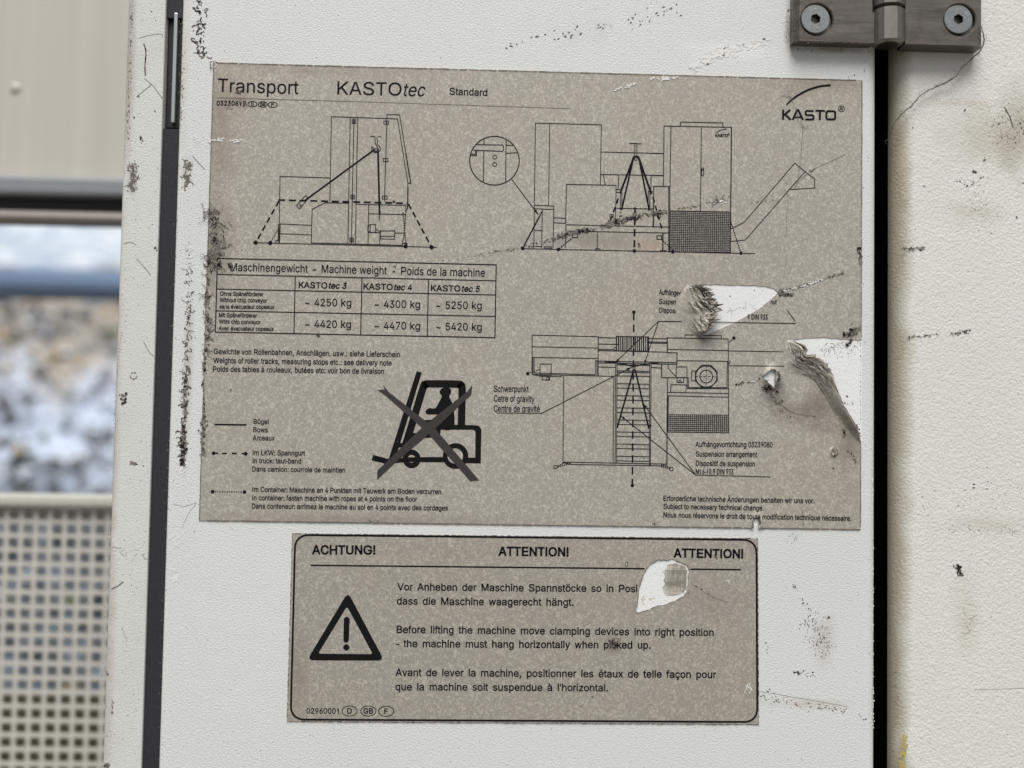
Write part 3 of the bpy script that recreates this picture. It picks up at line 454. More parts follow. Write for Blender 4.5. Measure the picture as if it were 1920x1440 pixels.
# perforated sheet
tp = XB(110, 926); P0 = XB(0, 957); pit = 26.15/4000*((CAM.y*-1+YB)/-CAM.y)/1.0
bt = XB(100, 1312).z
t = thing('perforated_sheet', 'beige perforated sheet of square holes below the opening at lower left', 'grille', (-.42, YB, tp.z-.35))
MB().box((-.75, YB-.006, XB(110, 951).z), (-.10, YB+.006, tp.z), .003).build('top_rail', M_mesh, t)
mb = MB(); x_r = XB(207, 957).x+pit*7; nx, ny = 44, 30; h = pit*.355; ztop = XB(110, 952).z+.0
ring8 = [(-1, -.72), (-.72, -1), (.72, -1), (1, -.72), (1, .72), (.72, 1), (-.72, 1), (-1, .72)]
cell8 = [(-1, -.5), (-.5, -1), (.5, -1), (1, -.5), (1, .5), (.5, 1), (-.5, 1), (-1, .5)]
for j in range(ny):
    for i in range(nx):
        cx = x_r-pit*(i+.5)-.0015; cz = ztop-pit*(j+.5)*.985-.0002; base = len(mb.v); hp = pit/2; hz = hp*.985
        sq = [(-hp, -hz), (hp, -hz), (hp, hz), (-hp, hz)]
        mb.v += [(cx+a_, YB, cz+b_) for a_, b_ in sq]
        mb.v += [(cx+a_*h, YB, cz+b_*h) for a_, b_ in ring8]
        mb.v += [(cx+a_*h, YB+.002, cz+b_*h) for a_, b_ in ring8]
        q = lambda *k: tuple(base+n for n in k)
        mb.f += [q(0, 1, 6, 5), q(1, 7, 6), q(1, 2, 8, 7), q(2, 9, 8), q(2, 3, 10, 9), q(3, 11, 10), q(3, 0, 4, 11), q(0, 5, 4)]
        mb.f += [q(4+k, 4+(k+1) % 8, 12+(k+1) % 8, 12+k) for k in range(8)]
mb.build('perforated_panel', M_mesh, t)
MB().box((-.75, YB+.006, ztop-pit*1.02), (-.10, YB+.009, ztop-.001)).build('upper_backing', M_mesh, t)
MB().box((-.75, YB+.008, bt-.3), (-.10, YB+.011, bt)).build('lower_backing', M_olive, t)

# ------------------------------------------------------------------ post, seal, door, right panel
TOPZ, BOTZ = .32, -.42
def profile(x0, x1, y0, y1, z0, z1, rl, rr, n=6):
    """upright folded sheet body with rounded front corners"""
    P = [(x0, y1)]
    P += [(x0+rl-rl*math.cos(a), y0+rl-rl*math.sin(a)) for a in [i/n*math.pi/2 for i in range(n+1)]]
    P += [(x1-rr+rr*math.sin(a), y0+rr-rr*math.cos(a)) for a in [i/n*math.pi/2 for i in range(n+1)]]
    P += [(x1, y1)]; k = len(P); mb = MB()
    mb.v = [(x, y, z0) for x, y in P]+[(x, y, z1) for x, y in P]
    mb.f = [(i, (i+1) % k, k+(i+1) % k, k+i) for i in range(k)]+[tuple(range(k))[::-1], tuple(range(k, 2*k))]
    return mb
def autos(o, a=40):
    me = o.data
    for p in me.polygons: p.use_smooth = len(p.vertices) == 4
    o.data.set_sharp_from_angle(angle=R(a)); return o
XP0, XP1 = -.1946, -.1768
XD0, XD1 = -.1690, .1613
post = thing('frame_post', 'narrow dirty white upright post left of the dark seal', 'post', (-.186, 0, BOTZ))
autos(profile(XP0, XP1, 0.0, .035, BOTZ, TOPZ, .0022, .0006).build('post_body', M_frame, post))
door = thing('machine_door', 'white textured steel door carrying two printed labels', 'door', (0, 0, BOTZ))
autos(profile(XD0, XD1, 0.0, .028, BOTZ, TOPZ, .0014, .0042).build('door_panel', M_door, door))
YR = .0028; XR0 = W(1670, 720, .010).x
right = thing('side_panel', 'cream textured panel with folded greasy left edge beside the door gap', 'panel', (XR0, 0, BOTZ))
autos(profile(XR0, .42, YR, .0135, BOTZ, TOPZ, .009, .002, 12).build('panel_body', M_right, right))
o = MB().box((XD1-.02, .0285, BOTZ), (XR0+.02, .034, TOPZ)).box((XR0+.0004, .0137, BOTZ), (XR0+.012, .0283, TOPZ)).build('gap_shade_lining', M_void, loc=(XD1, .03, BOTZ))  # black boxes added to supply the darkness inside the gap
tag(o, 'black lining added as the shade inside the gap between door and side panel', 'lining')
seal = thing('door_seal', 'long dark grey rubber seal between post and door', 'seal', (-.173, .01, BOTZ))
zb = W(320, 250, .009).z
MB().box((XP1+.0001, .0015, BOTZ), (XD0-.0001, .02, zb)).build('dark_strip', M_seal, seal)
zt2 = W(325, 45, .009).z
MB().box((XP1+.0001, .0015, zt2), (XD0-.0001, .02, TOPZ)).build('dark_strip', M_seal, seal)
br = thing('latch_bracket', 'black recessed bracket with bright upright metal strip between post and door', 'bracket', (-.173, .012, zb))
MB().box((XP1+.0002, .004, zb+.001), (XD0-.0003, .02, zt2-.0004), .0005).build('back_plate', M_black, br)
a = W(333.5, 28, .004); b = W(331, 233, .004)
MB().box((a.x-.0010, .0012, b.z), (a.x+.0008, .0039, a.z), .0004).build('metal_strip', M_bright, br)

SD = lambda px, py, l: W(px, py, -.00012-l)              # door front
SR = lambda px, py, l: W(px, py, YR-.00015-l)
D0 = frame(0, 0, 3); D1 = frame(0, 400, 2.88); D2 = frame(0, 880, 2.5725)
# wear on the door paint
k = Ink(SD).at(PX)
k.worms([(368, -6), (380, 30), (372, 75), (378, 110)], 11, 34, 3.0, 3.4, 2); k.scuff([(370, -4), (378, 110)], 9, 30, 2.6, 1.5, R(80), 3)
k.scuff([(352, 445), (358, 520), (352, 600), (350, 690)], 5, 110, 1.7, 1.6, None, 4, lambda t: .5+.8*t)
k.worms([(354, 500), (354, 600), (349, 700)], 5, 44, 2.2, 1.5, 5)
k.scuff([(349, 690), (347, 780), (343, 800)], 6, 120, 2.6, 1.4, None, 6); k.worms([(349, 700), (346, 800)], 6, 26, 2.4, 2.0, 7)
k.scuff([(344, 800), (344, 845), (341, 874)], 6, 130, 2.8, 1.5, None, 8); k.worms([(344, 800), (341, 870)], 7, 20, 2.6, 2.4, 9)
k.build('scuff_mark', M_grime, door, 'stuff')
k = Ink(SD).at(PX); k.scuff([(345, 800), (344, 845), (341, 872)], 6, 70, 3.0, 1.4, None, 208); k.scuff([(349, 700), (346, 800)], 4, 26, 2, 1.4, None, 209); k.scuff([(370, 0), (380, 60), (372, 85)], 5, 26, 2.2, 1.4, None, 210)
k.build('scuff_mark', M_ink, door, 'stuff')
k = Ink(SD).at(PX)
k.scuff([(945, 88), (1010, 70), (1105, 57), (1180, 40), (1272, 14)], 8, 52, 1.9, 2.0, R(-15), 10)
k.scuff([(1175, 45), (1272, 14)], 16, 26, 1.9, 2, R(-18), 11)
k.scuff([(1290, 132), (1370, 90), (1445, 72)], 10, 24, 1.7, 2.2, R(-20), 12)
k.scuff([(1590, 150), (1640, 120)], 6, 12, 1, 3, R(-50), 13)
k.scuff([(1485, 1090), (1505, 1130), (1528, 1150), (1555, 1160)], 5, 40, 1.2, 1.6, None, 14); k.fleck(1553, 1158, 3, 3, 0)
k.scuff([(1490, 1262), (1530, 1264)], 6, 30, 1.7, 1.7, None, 15); k.scuff([(1437, 1205), (1440, 1226)], 4, 8, 1.5, 1, None, 16)
k.scuff([(1480, 1000), (1495, 1012)], 12, 26, 1.2, 1, None, 17)
for q in range(150): k.fleck(rnd.uniform(300, 1630), rnd.choice((rnd.uniform(0, 115), rnd.uniform(1000, 1440), rnd.uniform(1360, 1440))), rnd.uniform(.4, 1.1), rnd.uniform(.3, .8), rnd.random()*3)
for q in range(60): k.fleck(rnd.uniform(1618, 1642), rnd.uniform(110, 1440), rnd.uniform(.4, 1.1), rnd.uniform(.3, .8), rnd.random()*3)
for q in range(70): k.fleck(rnd.uniform(315, 372), rnd.uniform(110, 1000), rnd.uniform(.4, 1.3), rnd.uniform(.3, .9), rnd.random()*3)
k.scuff([(1478, 10), (1479, 85), (1495, 94)], 5, 60, .9, 1.8, None, 47); k.scuff([(1490, 95), (1640, 97)], 4, 60, .8, 1.6, None, 48)
k.build('paint_nick', M_grime, door, 'stuff')
k = Ink(SD).at(PX)
k.worms([(351, 300), (350, 350)], 5, 26, 2.2, 2.0, 18); k.scuff([(352, 302), (350, 352)], 7, 50, 1.7, 3.0, 0, 19)
k.scuff([(1510, 1160), (1545, 1200), (1540, 1235)], 22, 200, 1.3, 1.2, None, 20)
k.scuff([(1425, 1304), (1500, 1318), (1600, 1336)], 12, 110, 1.1, 2.6, .25, 21); k.line([(1425, 1296), (1500, 1309), (1590, 1325)], .5)
k.scuff([(1612, 1335), (1625, 1348)], 10, 14, 1.3, 1.5, None, 22)
k.line([(324, 945), (345, 950), (368, 943)], .5); k.line([(368, 943), (352, 965), (341, 990)], .4)
k.line([(361, 293), (384, 318)], 1.1); k.scuff([(340, 0), (340, 240)], 5, 90, 1.2, 2, None, 23); k.scuff([(296, 1430), (330, 400)], 4, 120, 1, 2, None, 24)
k.build('faint_scuff', M_soot, door, 'stuff')
k = Ink(SD).at(PX)
k.scuff([(362, 258), (398, 262)], 8, 24, 2.6, 2, .1, 25); k.scuff([(1290, 130), (1345, 100), (1440, 76)], 11, 130, 3.2, 2.8, -.42, 26)
k.worms([(322, 1003), (333, 1020)], 6, 14, 3, 3.2, 27); k.worms([(325, 1058), (333, 1085)], 6, 16, 3, 3.2, 28); k.worms([(344, 866), (338, 880)], 6, 8, 3, 2.4, 29)
k.worms([(352, 460), (354, 520)], 5, 16, 3, 2.6, 30)
for i in range(90):
    y = 830+i*6.2+rnd.uniform(-2, 2)
    if rnd.random() < .55: k.fleck(1636+(y-830)*.004+rnd.uniform(-1, 1), y, 1.0, rnd.uniform(1.2, 2.8), 0)  # white beads paint the highlight along the door's rounded right edge
k.build('paint_ridge_highlight', M_chip, door, 'stuff')

# wear on the post
k = Ink(SD).at(D0)
k.line(smooth_path([(808, 245), (820, 290), (815, 380), (818, 425)]), 7); k.scuff([(818, 380), (818, 425)], 4, 10, 5, 1.5, 1.5, 31)
k.scuff([(795, 770), (795, 805)], 10, 16, 6, 1.2, None, 32); k.scuff([(755, 655), (750, 672)], 8, 8, 5, 1, None, 33); k.fleck(776, 541, 8, 5, 0)
k.scuff([(850, 60), (852, 66)], 4, 4, 4); k.scuff([(868, 620), (872, 628)], 4, 4, 4); k.scuff([(870, 1388), (874, 1396)], 5, 7, 5)
k.at(D1); k.scuff([(663, 970), (672, 1030)], 14, 40, 8, 1.2, R(80), 34)
k.scuff([(690, 1345), (735, 1355)], 8, 22, 6, 2.2, R(12), 35); k.scuff([(770, 1330), (772, 1372)], 4, 5, 4); k.fleck(840, 182, 6, 5, 0); k.fleck(845, 200, 3, 6, 0)
k.at(D2); k.line([(537, 578), (570, 562), (595, 542)], 4); k.scuff([(516, 975), (520, 990)], 5, 9, 4); k.scuff([(510, 1418), (525, 1440)], 10, 30, 7, 1.1, None, 36)
for q in range(150):
    t_ = rnd.random(); k.at(PX); k.fleck(243-50*t_+rnd.uniform(2, 66), 1440*t_, rnd.uniform(.4, 1.3), rnd.uniform(.3, .9), rnd.random()*3)
k.build('paint_nick', M_grime, post, 'stuff')
k = Ink(SD).at(D0)
k.worms([(752, 918), (748, 1000), (745, 1075)], 26, 60, 5, 4.5, 37); k.scuff([(752, 918), (745, 1075)], 26, 60, 4, 2.5, 0, 38)
k.scuff([(744, 0), (728, 400), (712, 800)], 12, 190, 3.6, 1.3, None, 39)
k.line(smooth_path([(780, 215), (830, 200), (905, 190), (915, 210)]), 2.2); k.line([(770, 541), (840, 485), (850, 470)], 2.6); k.line([(810, 440), (860, 480), (915, 555)], 2.4)
k.at(D1); k.line(smooth_path([(735, 243), (765, 275), (812, 332)]), 2.4); k.line(smooth_path([(775, 690), (800, 740), (828, 770)]), 2.4)
k.line(smooth_path([(668, 165), (700, 155), (735, 168)]), 2.4); k.scuff(circ(722, 876, 19, 20, 9), 4, 34, 4, 1.3, None, 44); k.scuff([(655, 650), (625, 900), (610, 1400)], 6, 160, 2.2, 1.4, None, 40)
k.at(D2); k.worms([(575, 385), (700, 415)], 14, 14, 7, 1.6, 41, .3); k.scuff([(535, 100), (505, 700), (482, 1300)], 5, 160, 2.2, 1.4, None, 42)
k.scuff([(543, 1120), (540, 1180)], 6, 30, 3, 2, None, 43); k.line([(587, 760), (612, 830)], 1.6)
k.build('scuff_mark', M_soot, post, 'stuff')

# wear on the right panel
E1 = frame(1600, 200, 2.4); E2 = frame(1400, 800, 2.25); E3 = frame(1440, 0, 4)
k = Ink(SR).at(E1)
k.scuff([(590, 50), (690, 90), (760, 150)], 90, 44, 2.8, 1.3, None, 50); k.scuff([(760, 60), (760, 200)], 40, 26, 4, 1.3, None, 51)
k.line([(680, 0), (705, 45), (718, 90)], 4); k.fleck(718, 88, 4, 7, 0); k.fleck(590, 240, 11, 4, -.2); k.scuff([(590, 200), (592, 238)], 3, 8, 2)
k.fleck(547, 293, 13, 8, .2); k.scuff([(460, 310), (520, 350), (600, 300)], 26, 30, 4, 1.3, None, 52)
k.scuff([(232, 390), (240, 470), (245, 570)], 24, 60, 2.2, 1.4, None, 53); k.scuff([(222, 640), (322, 638)], 8, 60, 3.6, 2.2, 0, 54); k.line([(222, 640), (322, 632)], 2.4)
k.scuff([(238, 1038), (390, 1026)], 7, 60, 3.4, 1.6, 0, 55); k.scuff([(435, 1024), (528, 1010)], 9, 60, 3.8, 1.5, 0, 56)
k.fleck(736, 497, 5, 6, 0); k.fleck(318, 357, 5, 4, 0); k.fleck(268, 93, 5, 4, 0); k.fleck(502, 15, 9, 3, -1)
k.fleck(620, 569, 4, 3, 0); k.fleck(765, 343, 6, 3, 0)
k.at(E2); k.scuff([(730, 350), (960, 240), (1160, 300)], 90, 60, 2.6, 1.2, None, 57); k.fleck(958, 243, 6, 5, 0); k.fleck(958, 258, 5, 4, 0)
k.scuff([(890, 578), (895, 605), (905, 632)], 14, 70, 6, 1.2, None, 58)
k.scuff([(628, 980), (630, 1200)], 6, 40, 2.6, 1.2, None, 59)
for q in range(260): k.at(PX).fleck(rnd.uniform(1715, 1920), rnd.uniform(120, 1440), rnd.uniform(.3, .9), rnd.uniform(.3, .7), rnd.random()*3)
k.build('paint_nick', M_grime, right, 'stuff')
k = Ink(SR).at(E1); 
k.scuff([(640, 60), (760, 130)], 100, 90, 3, 1.2, None, 60); k.scuff([(520, 440), (600, 420)], 60, 90, 2.2, 1.2, None, 61)
k.at(E2); k.line([(960, 1110), (1170, 1103)], 1.4); k.worms([(935, 740), (930, 820), (960, 860)], 16, 12, 7, 1.6, 62, .4); k.scuff([(850, 430), (1160, 440)], 26, 130, 2.2, 1.2, None, 63)
k.scuff([(625, 0), (622, 500), (628, 1200)], 9, 140, 2.2, 1.2, None, 64); k.at(E1); k.scuff([(190, 300), (185, 900), (180, 1400)], 14, 180, 2.2, 1.3, None, 65)
k.build('faint_scuff', M_faint, right, 'stuff')
k = Ink(SR).at(E2); k.scuff([(668, 1300), (660, 1380), (652, 1440)], 14, 110, 5, 1.5, R(90), 66); k.build('yellow_smear', M_yel, right, 'stuff')

# ------------------------------------------------------------------ transport label
LT = [(400, 117), (1617, 150), (1614, 993), (373, 976)]
Z1 = frame(370, 100, 3.79); Z2 = frame(850, 120, 3.79); Z3 = frame(1220, 140, 4); Z4 = frame(370, 470, 3.3103)
Z5 = frame(370, 680, 3.4286); Z6 = frame(900, 520, 3.6); Z7 = frame(1220, 510, 3.6); Z8 = frame(1180, 800, 4.1739)
def conv(F, P): return [F(*p) for p in P]
tearA_top = conv(Z7, [(262, 92), (330, 85), (500, 85), (700, 92), (790, 98), (835, 112), (858, 135)])
tearA_low = conv(Z7, [(858, 135), (840, 160), (800, 195), (740, 245), (660, 290), (560, 345), (470, 385), (400, 415), (352, 438), (325, 446)])
ridgeA = conv(Z7, [(262, 92), (300, 96), (350, 112), (395, 130), (412, 165), (425, 205), (456, 256), (432, 300), (412, 345), (385, 395), (345, 425), (325, 446)])
holeA = tearA_top[:-1]+tearA_low[:-1]+ridgeA[::-1][:-1]
ridgeB = conv(Z7, [(948, 460), (1005, 482), (1038, 520), (1040, 552), (1075, 566), (1125, 585), (1170, 622), (1208, 680), (1225, 740), (1245, 800), (1272, 862), (1300, 920), (1340, 985), (1378, 1050), (1402, 1105), (1421, 1160)])
holeB = conv(Z7, [(948, 460), (1030, 446), (1150, 441), (1250, 447), (1330, 456), (1450, 462), (1450, 1190)])+ridgeB[::-1][:-1]
holeC = conv(Z7, [(762, 700), (790, 672), (820, 655), (842, 662), (836, 700), (840, 740), (834, 785), (800, 755), (768, 722)])
holeD = conv(Z8, [(965, 745), (972, 718), (992, 708), (1012, 716), (1010, 760), (1008, 840), (985, 840), (968, 790)])
def seg_near(x, y, P):
    best = (1e9, 0); acc = 0
    for a, b in zip(P[:-1], P[1:]):
        dx, dy = b[0]-a[0], b[1]-a[1]; L2 = dx*dx+dy*dy; t = max(0, min(1, ((x-a[0])*dx+(y-a[1])*dy)/L2)); L = math.sqrt(L2)
        d = math.hypot(x-a[0]-dx*t, y-a[1]-dy*t)
        if d < best[0]: best = (d, acc+L*t)
        acc += L
    return best[0], best[1], acc
def pleat(s, f, seed): 
    q = noise.noise(Vector((s*.11, seed, 0)))*3; w = math.sin(s*f+q); return (1-abs(w))*1.2-.4+.4*noise.noise(Vector((s*.6, seed, 5)))
_hc = {}
def hT(x, y):
    key = (round(x, 1), round(y, 1))
    if key in _hc: return _hc[key]
    h = 0.0
    if 1400 < x < 1616 and 640 < y < 900: h += .0009*math.exp(-(((x-1520)/34)**2+((y-742)/52)**2))*min(1, (1614-x)/40)
    if 1395 < x < 1490 and 670 < y < 790:
        d = math.hypot((x-1448), (y-706)*.8); h += .0013*math.exp(-((d-10)/7)**2)*(1+.3*noise.noise(Vector((x*.3, y*.3, 1))))
        h -= .0
    if 1390 < x < 1440 and 950 < y < 1000: h += .0007*math.exp(-((math.hypot(x-1418, (y-980)*.7)-8)/5)**2)
    if 1640 > x > 1555 and 830 < y < 870: h += .0005*math.exp(-((math.hypot(x-1563, y-848)-6)/3)**2)
    _hc[key] = h; return h
YT = -.0004
def ST(px, py, l=0):
    p = W(px, py, YT); p.y -= hT(px, py)+.00009+l; return p
tl = thing('transport_label', 'large torn beige transport instruction label with machine drawings and weight table', 'label', tuple(W(990, 985)))
outer = rough_line(LT, 6, .45, True, 3)
holes = [rough_line(holeA, 4, .8, True, 5), rough_line(holeB, 4, .9, True, 6), rough_line(holeC, 3, .9, True, 7), rough_line(holeD, 3, .6, True, 8)]
def clip_inside(L):  return L
ex = []
def far(x, y, d=1.6): return True
y = 512
while y < 930:
    x = 1222
    while x < 1612: ex.append((x+rnd.uniform(-.5, .5), y+rnd.uniform(-.5, .5))); x += 2.3
    y += 2.3
for yy in range(130, 990, 26):
    for xx in range(385, 1610, 26):
        if not (1215 < xx < 1640 and 505 < yy < 935): ex.append((xx, yy))
for yy in range(950, 990, 3):
    for xx in range(1395, 1442, 3): ex.append((xx, yy))
def plate(name, mat, outer, holes, ex, SFb, parent, th):
    loops = [outer]+holes
    bb = [(min(p[0] for p in L), min(p[1] for p in L), max(p[0] for p in L), max(p[1] for p in L)) for L in holes]
    def test(x, y):
        if not inpoly(x, y, outer): return False
        for L, B in zip(holes, bb):
            if B[0] < x < B[2] and B[1] < y < B[3] and inpoly(x, y, L): return False
        return True
    v, f = fill(loops, ex, test)
    used = sorted({i for q in f for i in q}); ix = {o: n for n, o in enumerate(used)}
    v = [v[i] for i in used]; f = [tuple(ix[i] for i in q) for q in f]
    P = [SFb(x, y) for x, y in v]; n = len(P)
    # front faces must look towards -y
    a, b, c = [P[i] for i in f[0]]
    if (b-a).cross(c-a).y > 0: f = [q[::-1] for q in f]
    ed = {}
    for q in f:
        for i in range(3):
            e = (q[i], q[(i+1) % 3]); ed[e] = ed.get(e, 0)+1
    rim = [e for e in ed if (e[1], e[0]) not in ed]
    back = {}; V = list(P)
    for e in rim:
        for i in e:
            if i not in back: back[i] = len(V); V.append(Vector((P[i].x, P[i].y+th, P[i].z)))
    f = f+[(e[1], e[0], back[e[0]], back[e[1]]) for e in rim]
    o = mk(name, V, f, mat, parent, smooth=True); o.data.set_sharp_from_angle(angle=R(50)); return o
def STb(x, y): p = W(x, y, YT); p.y -= hT(x, y); return p
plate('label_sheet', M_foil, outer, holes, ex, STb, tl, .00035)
# clean paint that the label had covered
for L in (holeA, [p if p[0] < 1614 else (1616.5, p[1]) for p in holeB], holeC, [(x, min(y, 992)) for x, y in holeD]):
    v, f = fill([L]); cx = sum(p[0] for p in L)/len(L); cy = sum(p[1] for p in L)/len(L)
    f = [q[::-1] for q in f]
    mk('bare_patch', [W(x, y, -.00008) for x, y in v], f, M_clean, tl)

TH = 4.6
def Pen(SF): k = Ink(SF); k.wf = 1.22; return k
# side view
k = Pen(ST).at(Z1)
k.lines(TH, [(942, 1052), (953, 450), (1423, 466), (1497, 925)], [(1518, 925), (1437, 437), (1348, 435), (1330, 1052)], [(1497, 925), (1518, 925)], [(1087, 458), (1070, 1350)], [(1113, 458), (1095, 1350)], [(1140, 460), (1123, 1352)],
 [(1495, 925), (1495, 1100), (1483, 1120), (1470, 1290), (1458, 1345)], [(580, 1340), (588, 875), (942, 885)], [(588, 1212), (810, 1222)], [(585, 1282), (808, 1290)], [(590, 1212), (585, 1345)], [(577, 1212), (573, 1335)],
 [(810, 1345), (816, 1108), (908, 1062), (1072, 1065)], [(395, 1345), (1700, 1378)], [(810, 1347), (1458, 1364)], [(1128, 1072), (1482, 1080), (1482, 1130)], [(1218, 1078), (1213, 1355)], [(1220, 1140), (1480, 1146)],
 [(1213, 1272), (1300, 1274)], [(1402, 1276), (1468, 1278)], [(1298, 1278), (1296, 1358)], [(1302, 1262), (1402, 1262)], [(1302, 1300), (1400, 1300)], [(1302, 1252), (1300, 1318), (1400, 1320), (1404, 1255)], [(1268, 1250), (1302, 1268)],
 [(1263, 595), (1264, 640), (1276, 658), (1284, 672), (1284, 688), (1270, 697), (1254, 690), (1248, 668), (1240, 665), (1240, 688), (1256, 705), (1280, 707), (1300, 690), (1300, 668), (1280, 648), (1277, 595)], [(1228, 590), (1262, 591)], [(1285, 592), (1308, 593)])
k.line([(1481, 710), (1516, 920)], 7); k.line([(1497, 950), (1494, 1100)], 7)
for x, y in ((1113, 485), (1103, 1020), (1097, 1325)): k.rect(x-13, y-13, x+13, y+13, 4.6).line([(x-5, y-6), (x-5, y+6), (x+5, y+6), (x+5, y-6)], 3)
for x, y in ((1342, 492), (1338, 758), (1332, 1025)): k.rect(x-17, y-11, x+17, y+11, 4.6).line([(x, y-11), (x, y+11)], 4.6)
k.rect(1228, 1216, 1267, 1272, 4.6).rect(1212, 1224, 1228, 1268, 4.6).rect(558, 1330, 581, 1348, 4.6).rect(1458, 1350, 1490, 1372, 4.6)
k.line([(705, 1083), (770, 1010), (790, 1030), (727, 1104)], 4.6, True).circle(733, 1080, 4, 4)
k.build('side_view_drawing', M_inkthin, tl)
k = Pen(ST).at(Z1)
k.line([(1262, 682), (765, 1045)], 10).line([(1284, 680), (1295, 1138)], 11).line([(1295, 1130), (1292, 1187)], 6).circle(1268, 688, 12, 4)
k.dash((575, 1042), (1490, 1066), 10, 50, 26).dash((580, 1050), (415, 1345), 10, 42, 24).dash((1500, 1070), (1665, 1378), 10, 42, 24)
k.dash((577, 1245), (518, 1348), 7, 9, 7).dash((1462, 1135), (1484, 1372), 7, 9, 8)
for x, y, q in ((415, 1345, 15), (518, 1348, 15), (1480, 1372, 15), (1665, 1378, 15), (1462, 1135, 6), (1396, 1055, 9)): k.dot(x, y, q)
k.build('side_view_straps', M_ink, tl, 'stuff')
# front view
k = Pen(ST).at(Z2)
k.circle(292, 687, 176, 6, 173, 64).circle(295, 661, 14, 4.6).circle(294, 714, 14, 4.6)
k.lines(5, [(218, 535), (217, 574)], [(216, 618), (213, 840)], [(375, 535), (371, 842)], [(163, 573), (350, 576), (357, 584), (355, 614), (348, 620), (140, 613)], [(375, 577), (425, 579)], [(374, 635), (456, 630)], [(128, 640), (157, 641), (158, 616)], [(124, 650), (165, 651), (166, 616)])
k.lines(TH, [(572, 1310), (583, 420), (1052, 432), (1045, 858)], [(685, 422), (677, 1005)], [(577, 1003), (715, 1010), (712, 1035), (577, 1028)], [(715, 1010), (708, 1310)], [(632, 1032), (628, 1308)], [(577, 1180), (628, 1184)], [(577, 1295), (628, 1297)],
 [(715, 1092), (800, 1097)], [(713, 1128), (800, 1132)], [(797, 1132), (805, 855), (1157, 862), (1152, 1150)], [(1050, 625), (1495, 636)], [(1047, 785), (1490, 792)], [(1065, 787), (1080, 860)], [(1175, 790), (1173, 892)], [(1405, 793), (1404, 905)],
 [(1158, 892), (1190, 892)], [(1158, 912), (1195, 912)], [(1390, 905), (1418, 906)], [(1158, 1025), (1418, 1030)], [(1424, 870), (1418, 1155)], [(797, 1305), (800, 1142), (1540, 1159)], [(797, 1187), (1540, 1201)], [(1025, 1190), (1022, 1312)], [(1003, 1322), (1010, 1313), (1040, 1313), (1047, 1322)],
 [(1488, 1200), (1486, 1322)], [(490, 1312), (1540, 1334)], [(1252, 565), (1288, 565)], [(1306, 567), (1335, 567)])
k.rect(1188, 915, 1198, 1035, 4.6).rect(1385, 905, 1396, 1035, 4.6).rect(645, 1299, 697, 1312, 4.6).rect(1289, 565, 1304, 683, 4.6).rect(848, 1206, 882, 1232, 5).rect(1447, 1220, 1480, 1245, 5)
k.aw = 5; k.arrow((415, 820), (605, 1072), 40, 10)
k.at(Z3)
k.lines(TH+.4, [(22, 1140), (22, 838), (140, 838)], [(0, 590), (95, 592)], [(0, 755), (95, 758)], [(95, 835), (100, 385), (606, 395), (598, 1030)], [(152, 390), (145, 840)], [(380, 393), (373, 1022)], [(222, 385), (225, 355), (542, 362), (540, 392)], [(135, 838), (135, 1330)], [(143, 838), (143, 1330)],
 [(0, 1140), (140, 1142)], [(0, 1185), (135, 1187)], [(10, 1325), (780, 1342)], [(93, 1190), (92, 1318)], [(70, 1325), (75, 1318), (113, 1318), (117, 1325)], [(598, 1155), (615, 1150), (700, 1108), (1080, 664), (1228, 782), (1231, 850), (1035, 862)], [(600, 1250), (710, 1240), (1155, 730)])
k.line([(606, 400), (600, 1000)], 7)
k.rect(382, 712, 397, 757, 4.6).circle(390, 708, 9, 4.6)
for i in range(32): x = 147+i*14.5; k.line([(x, 1022+i*.25), (x-3, 1332)], 3.6)
for i in range(24): k.line([(145, 1023+i*13.2), (600, 1031+i*13.1)], 3.6)
k.line([(145, 1022), (600, 1030), (597, 1333), (142, 1328)], 6, True)
k.line(smooth_path([(490, 440), (520, 418), (570, 406)]), 5).circle(587, 447, 6, 4).text('KASTO', 485, 466, 578, 466, 19, 14)
k.build('front_view_drawing', M_inkthin, tl)
k = Pen(ST).at(Z2)
k.line([(1282, 665), (1185, 918)], 12).line([(1275, 690), (1195, 1038)], 10).line([(1318, 668), (1408, 925)], 12).line([(1325, 700), (1393, 1042)], 10).line([(1276, 672), (1284, 660), (1296, 657), (1312, 660), (1322, 675)], 12)
k.dash((1291, 1018), (1286, 1328), 11, 50, 28).dash((1172, 955), (1110, 1130), 10, 40, 24).dash((1418, 945), (1482, 1175), 10, 40, 24)
k.dash((628, 1050), (493, 1310), 8, 11, 5).dash((612, 1085), (497, 1300), 8, 11, 5).dash((852, 1230), (746, 1318), 8, 10, 7).dash((1478, 1245), (1565, 1330), 8, 10, 7).dash((1185, 1050), (1178, 1140), 7, 10, 18)
for x, y in ((493, 1310), (746, 1318), (1286, 1328)): k.dot(x, y, 13)
for x in (1125, 1460): k.rect(x-12, 1068, x+12, 1090, 4)
k.at(Z3).dash((600, 1100), (677, 1338), 7, 11, 6).dot(677, 1338, 13).dot(165, 1328, 14)
k.build('front_view_straps', M_ink, tl, 'stuff')
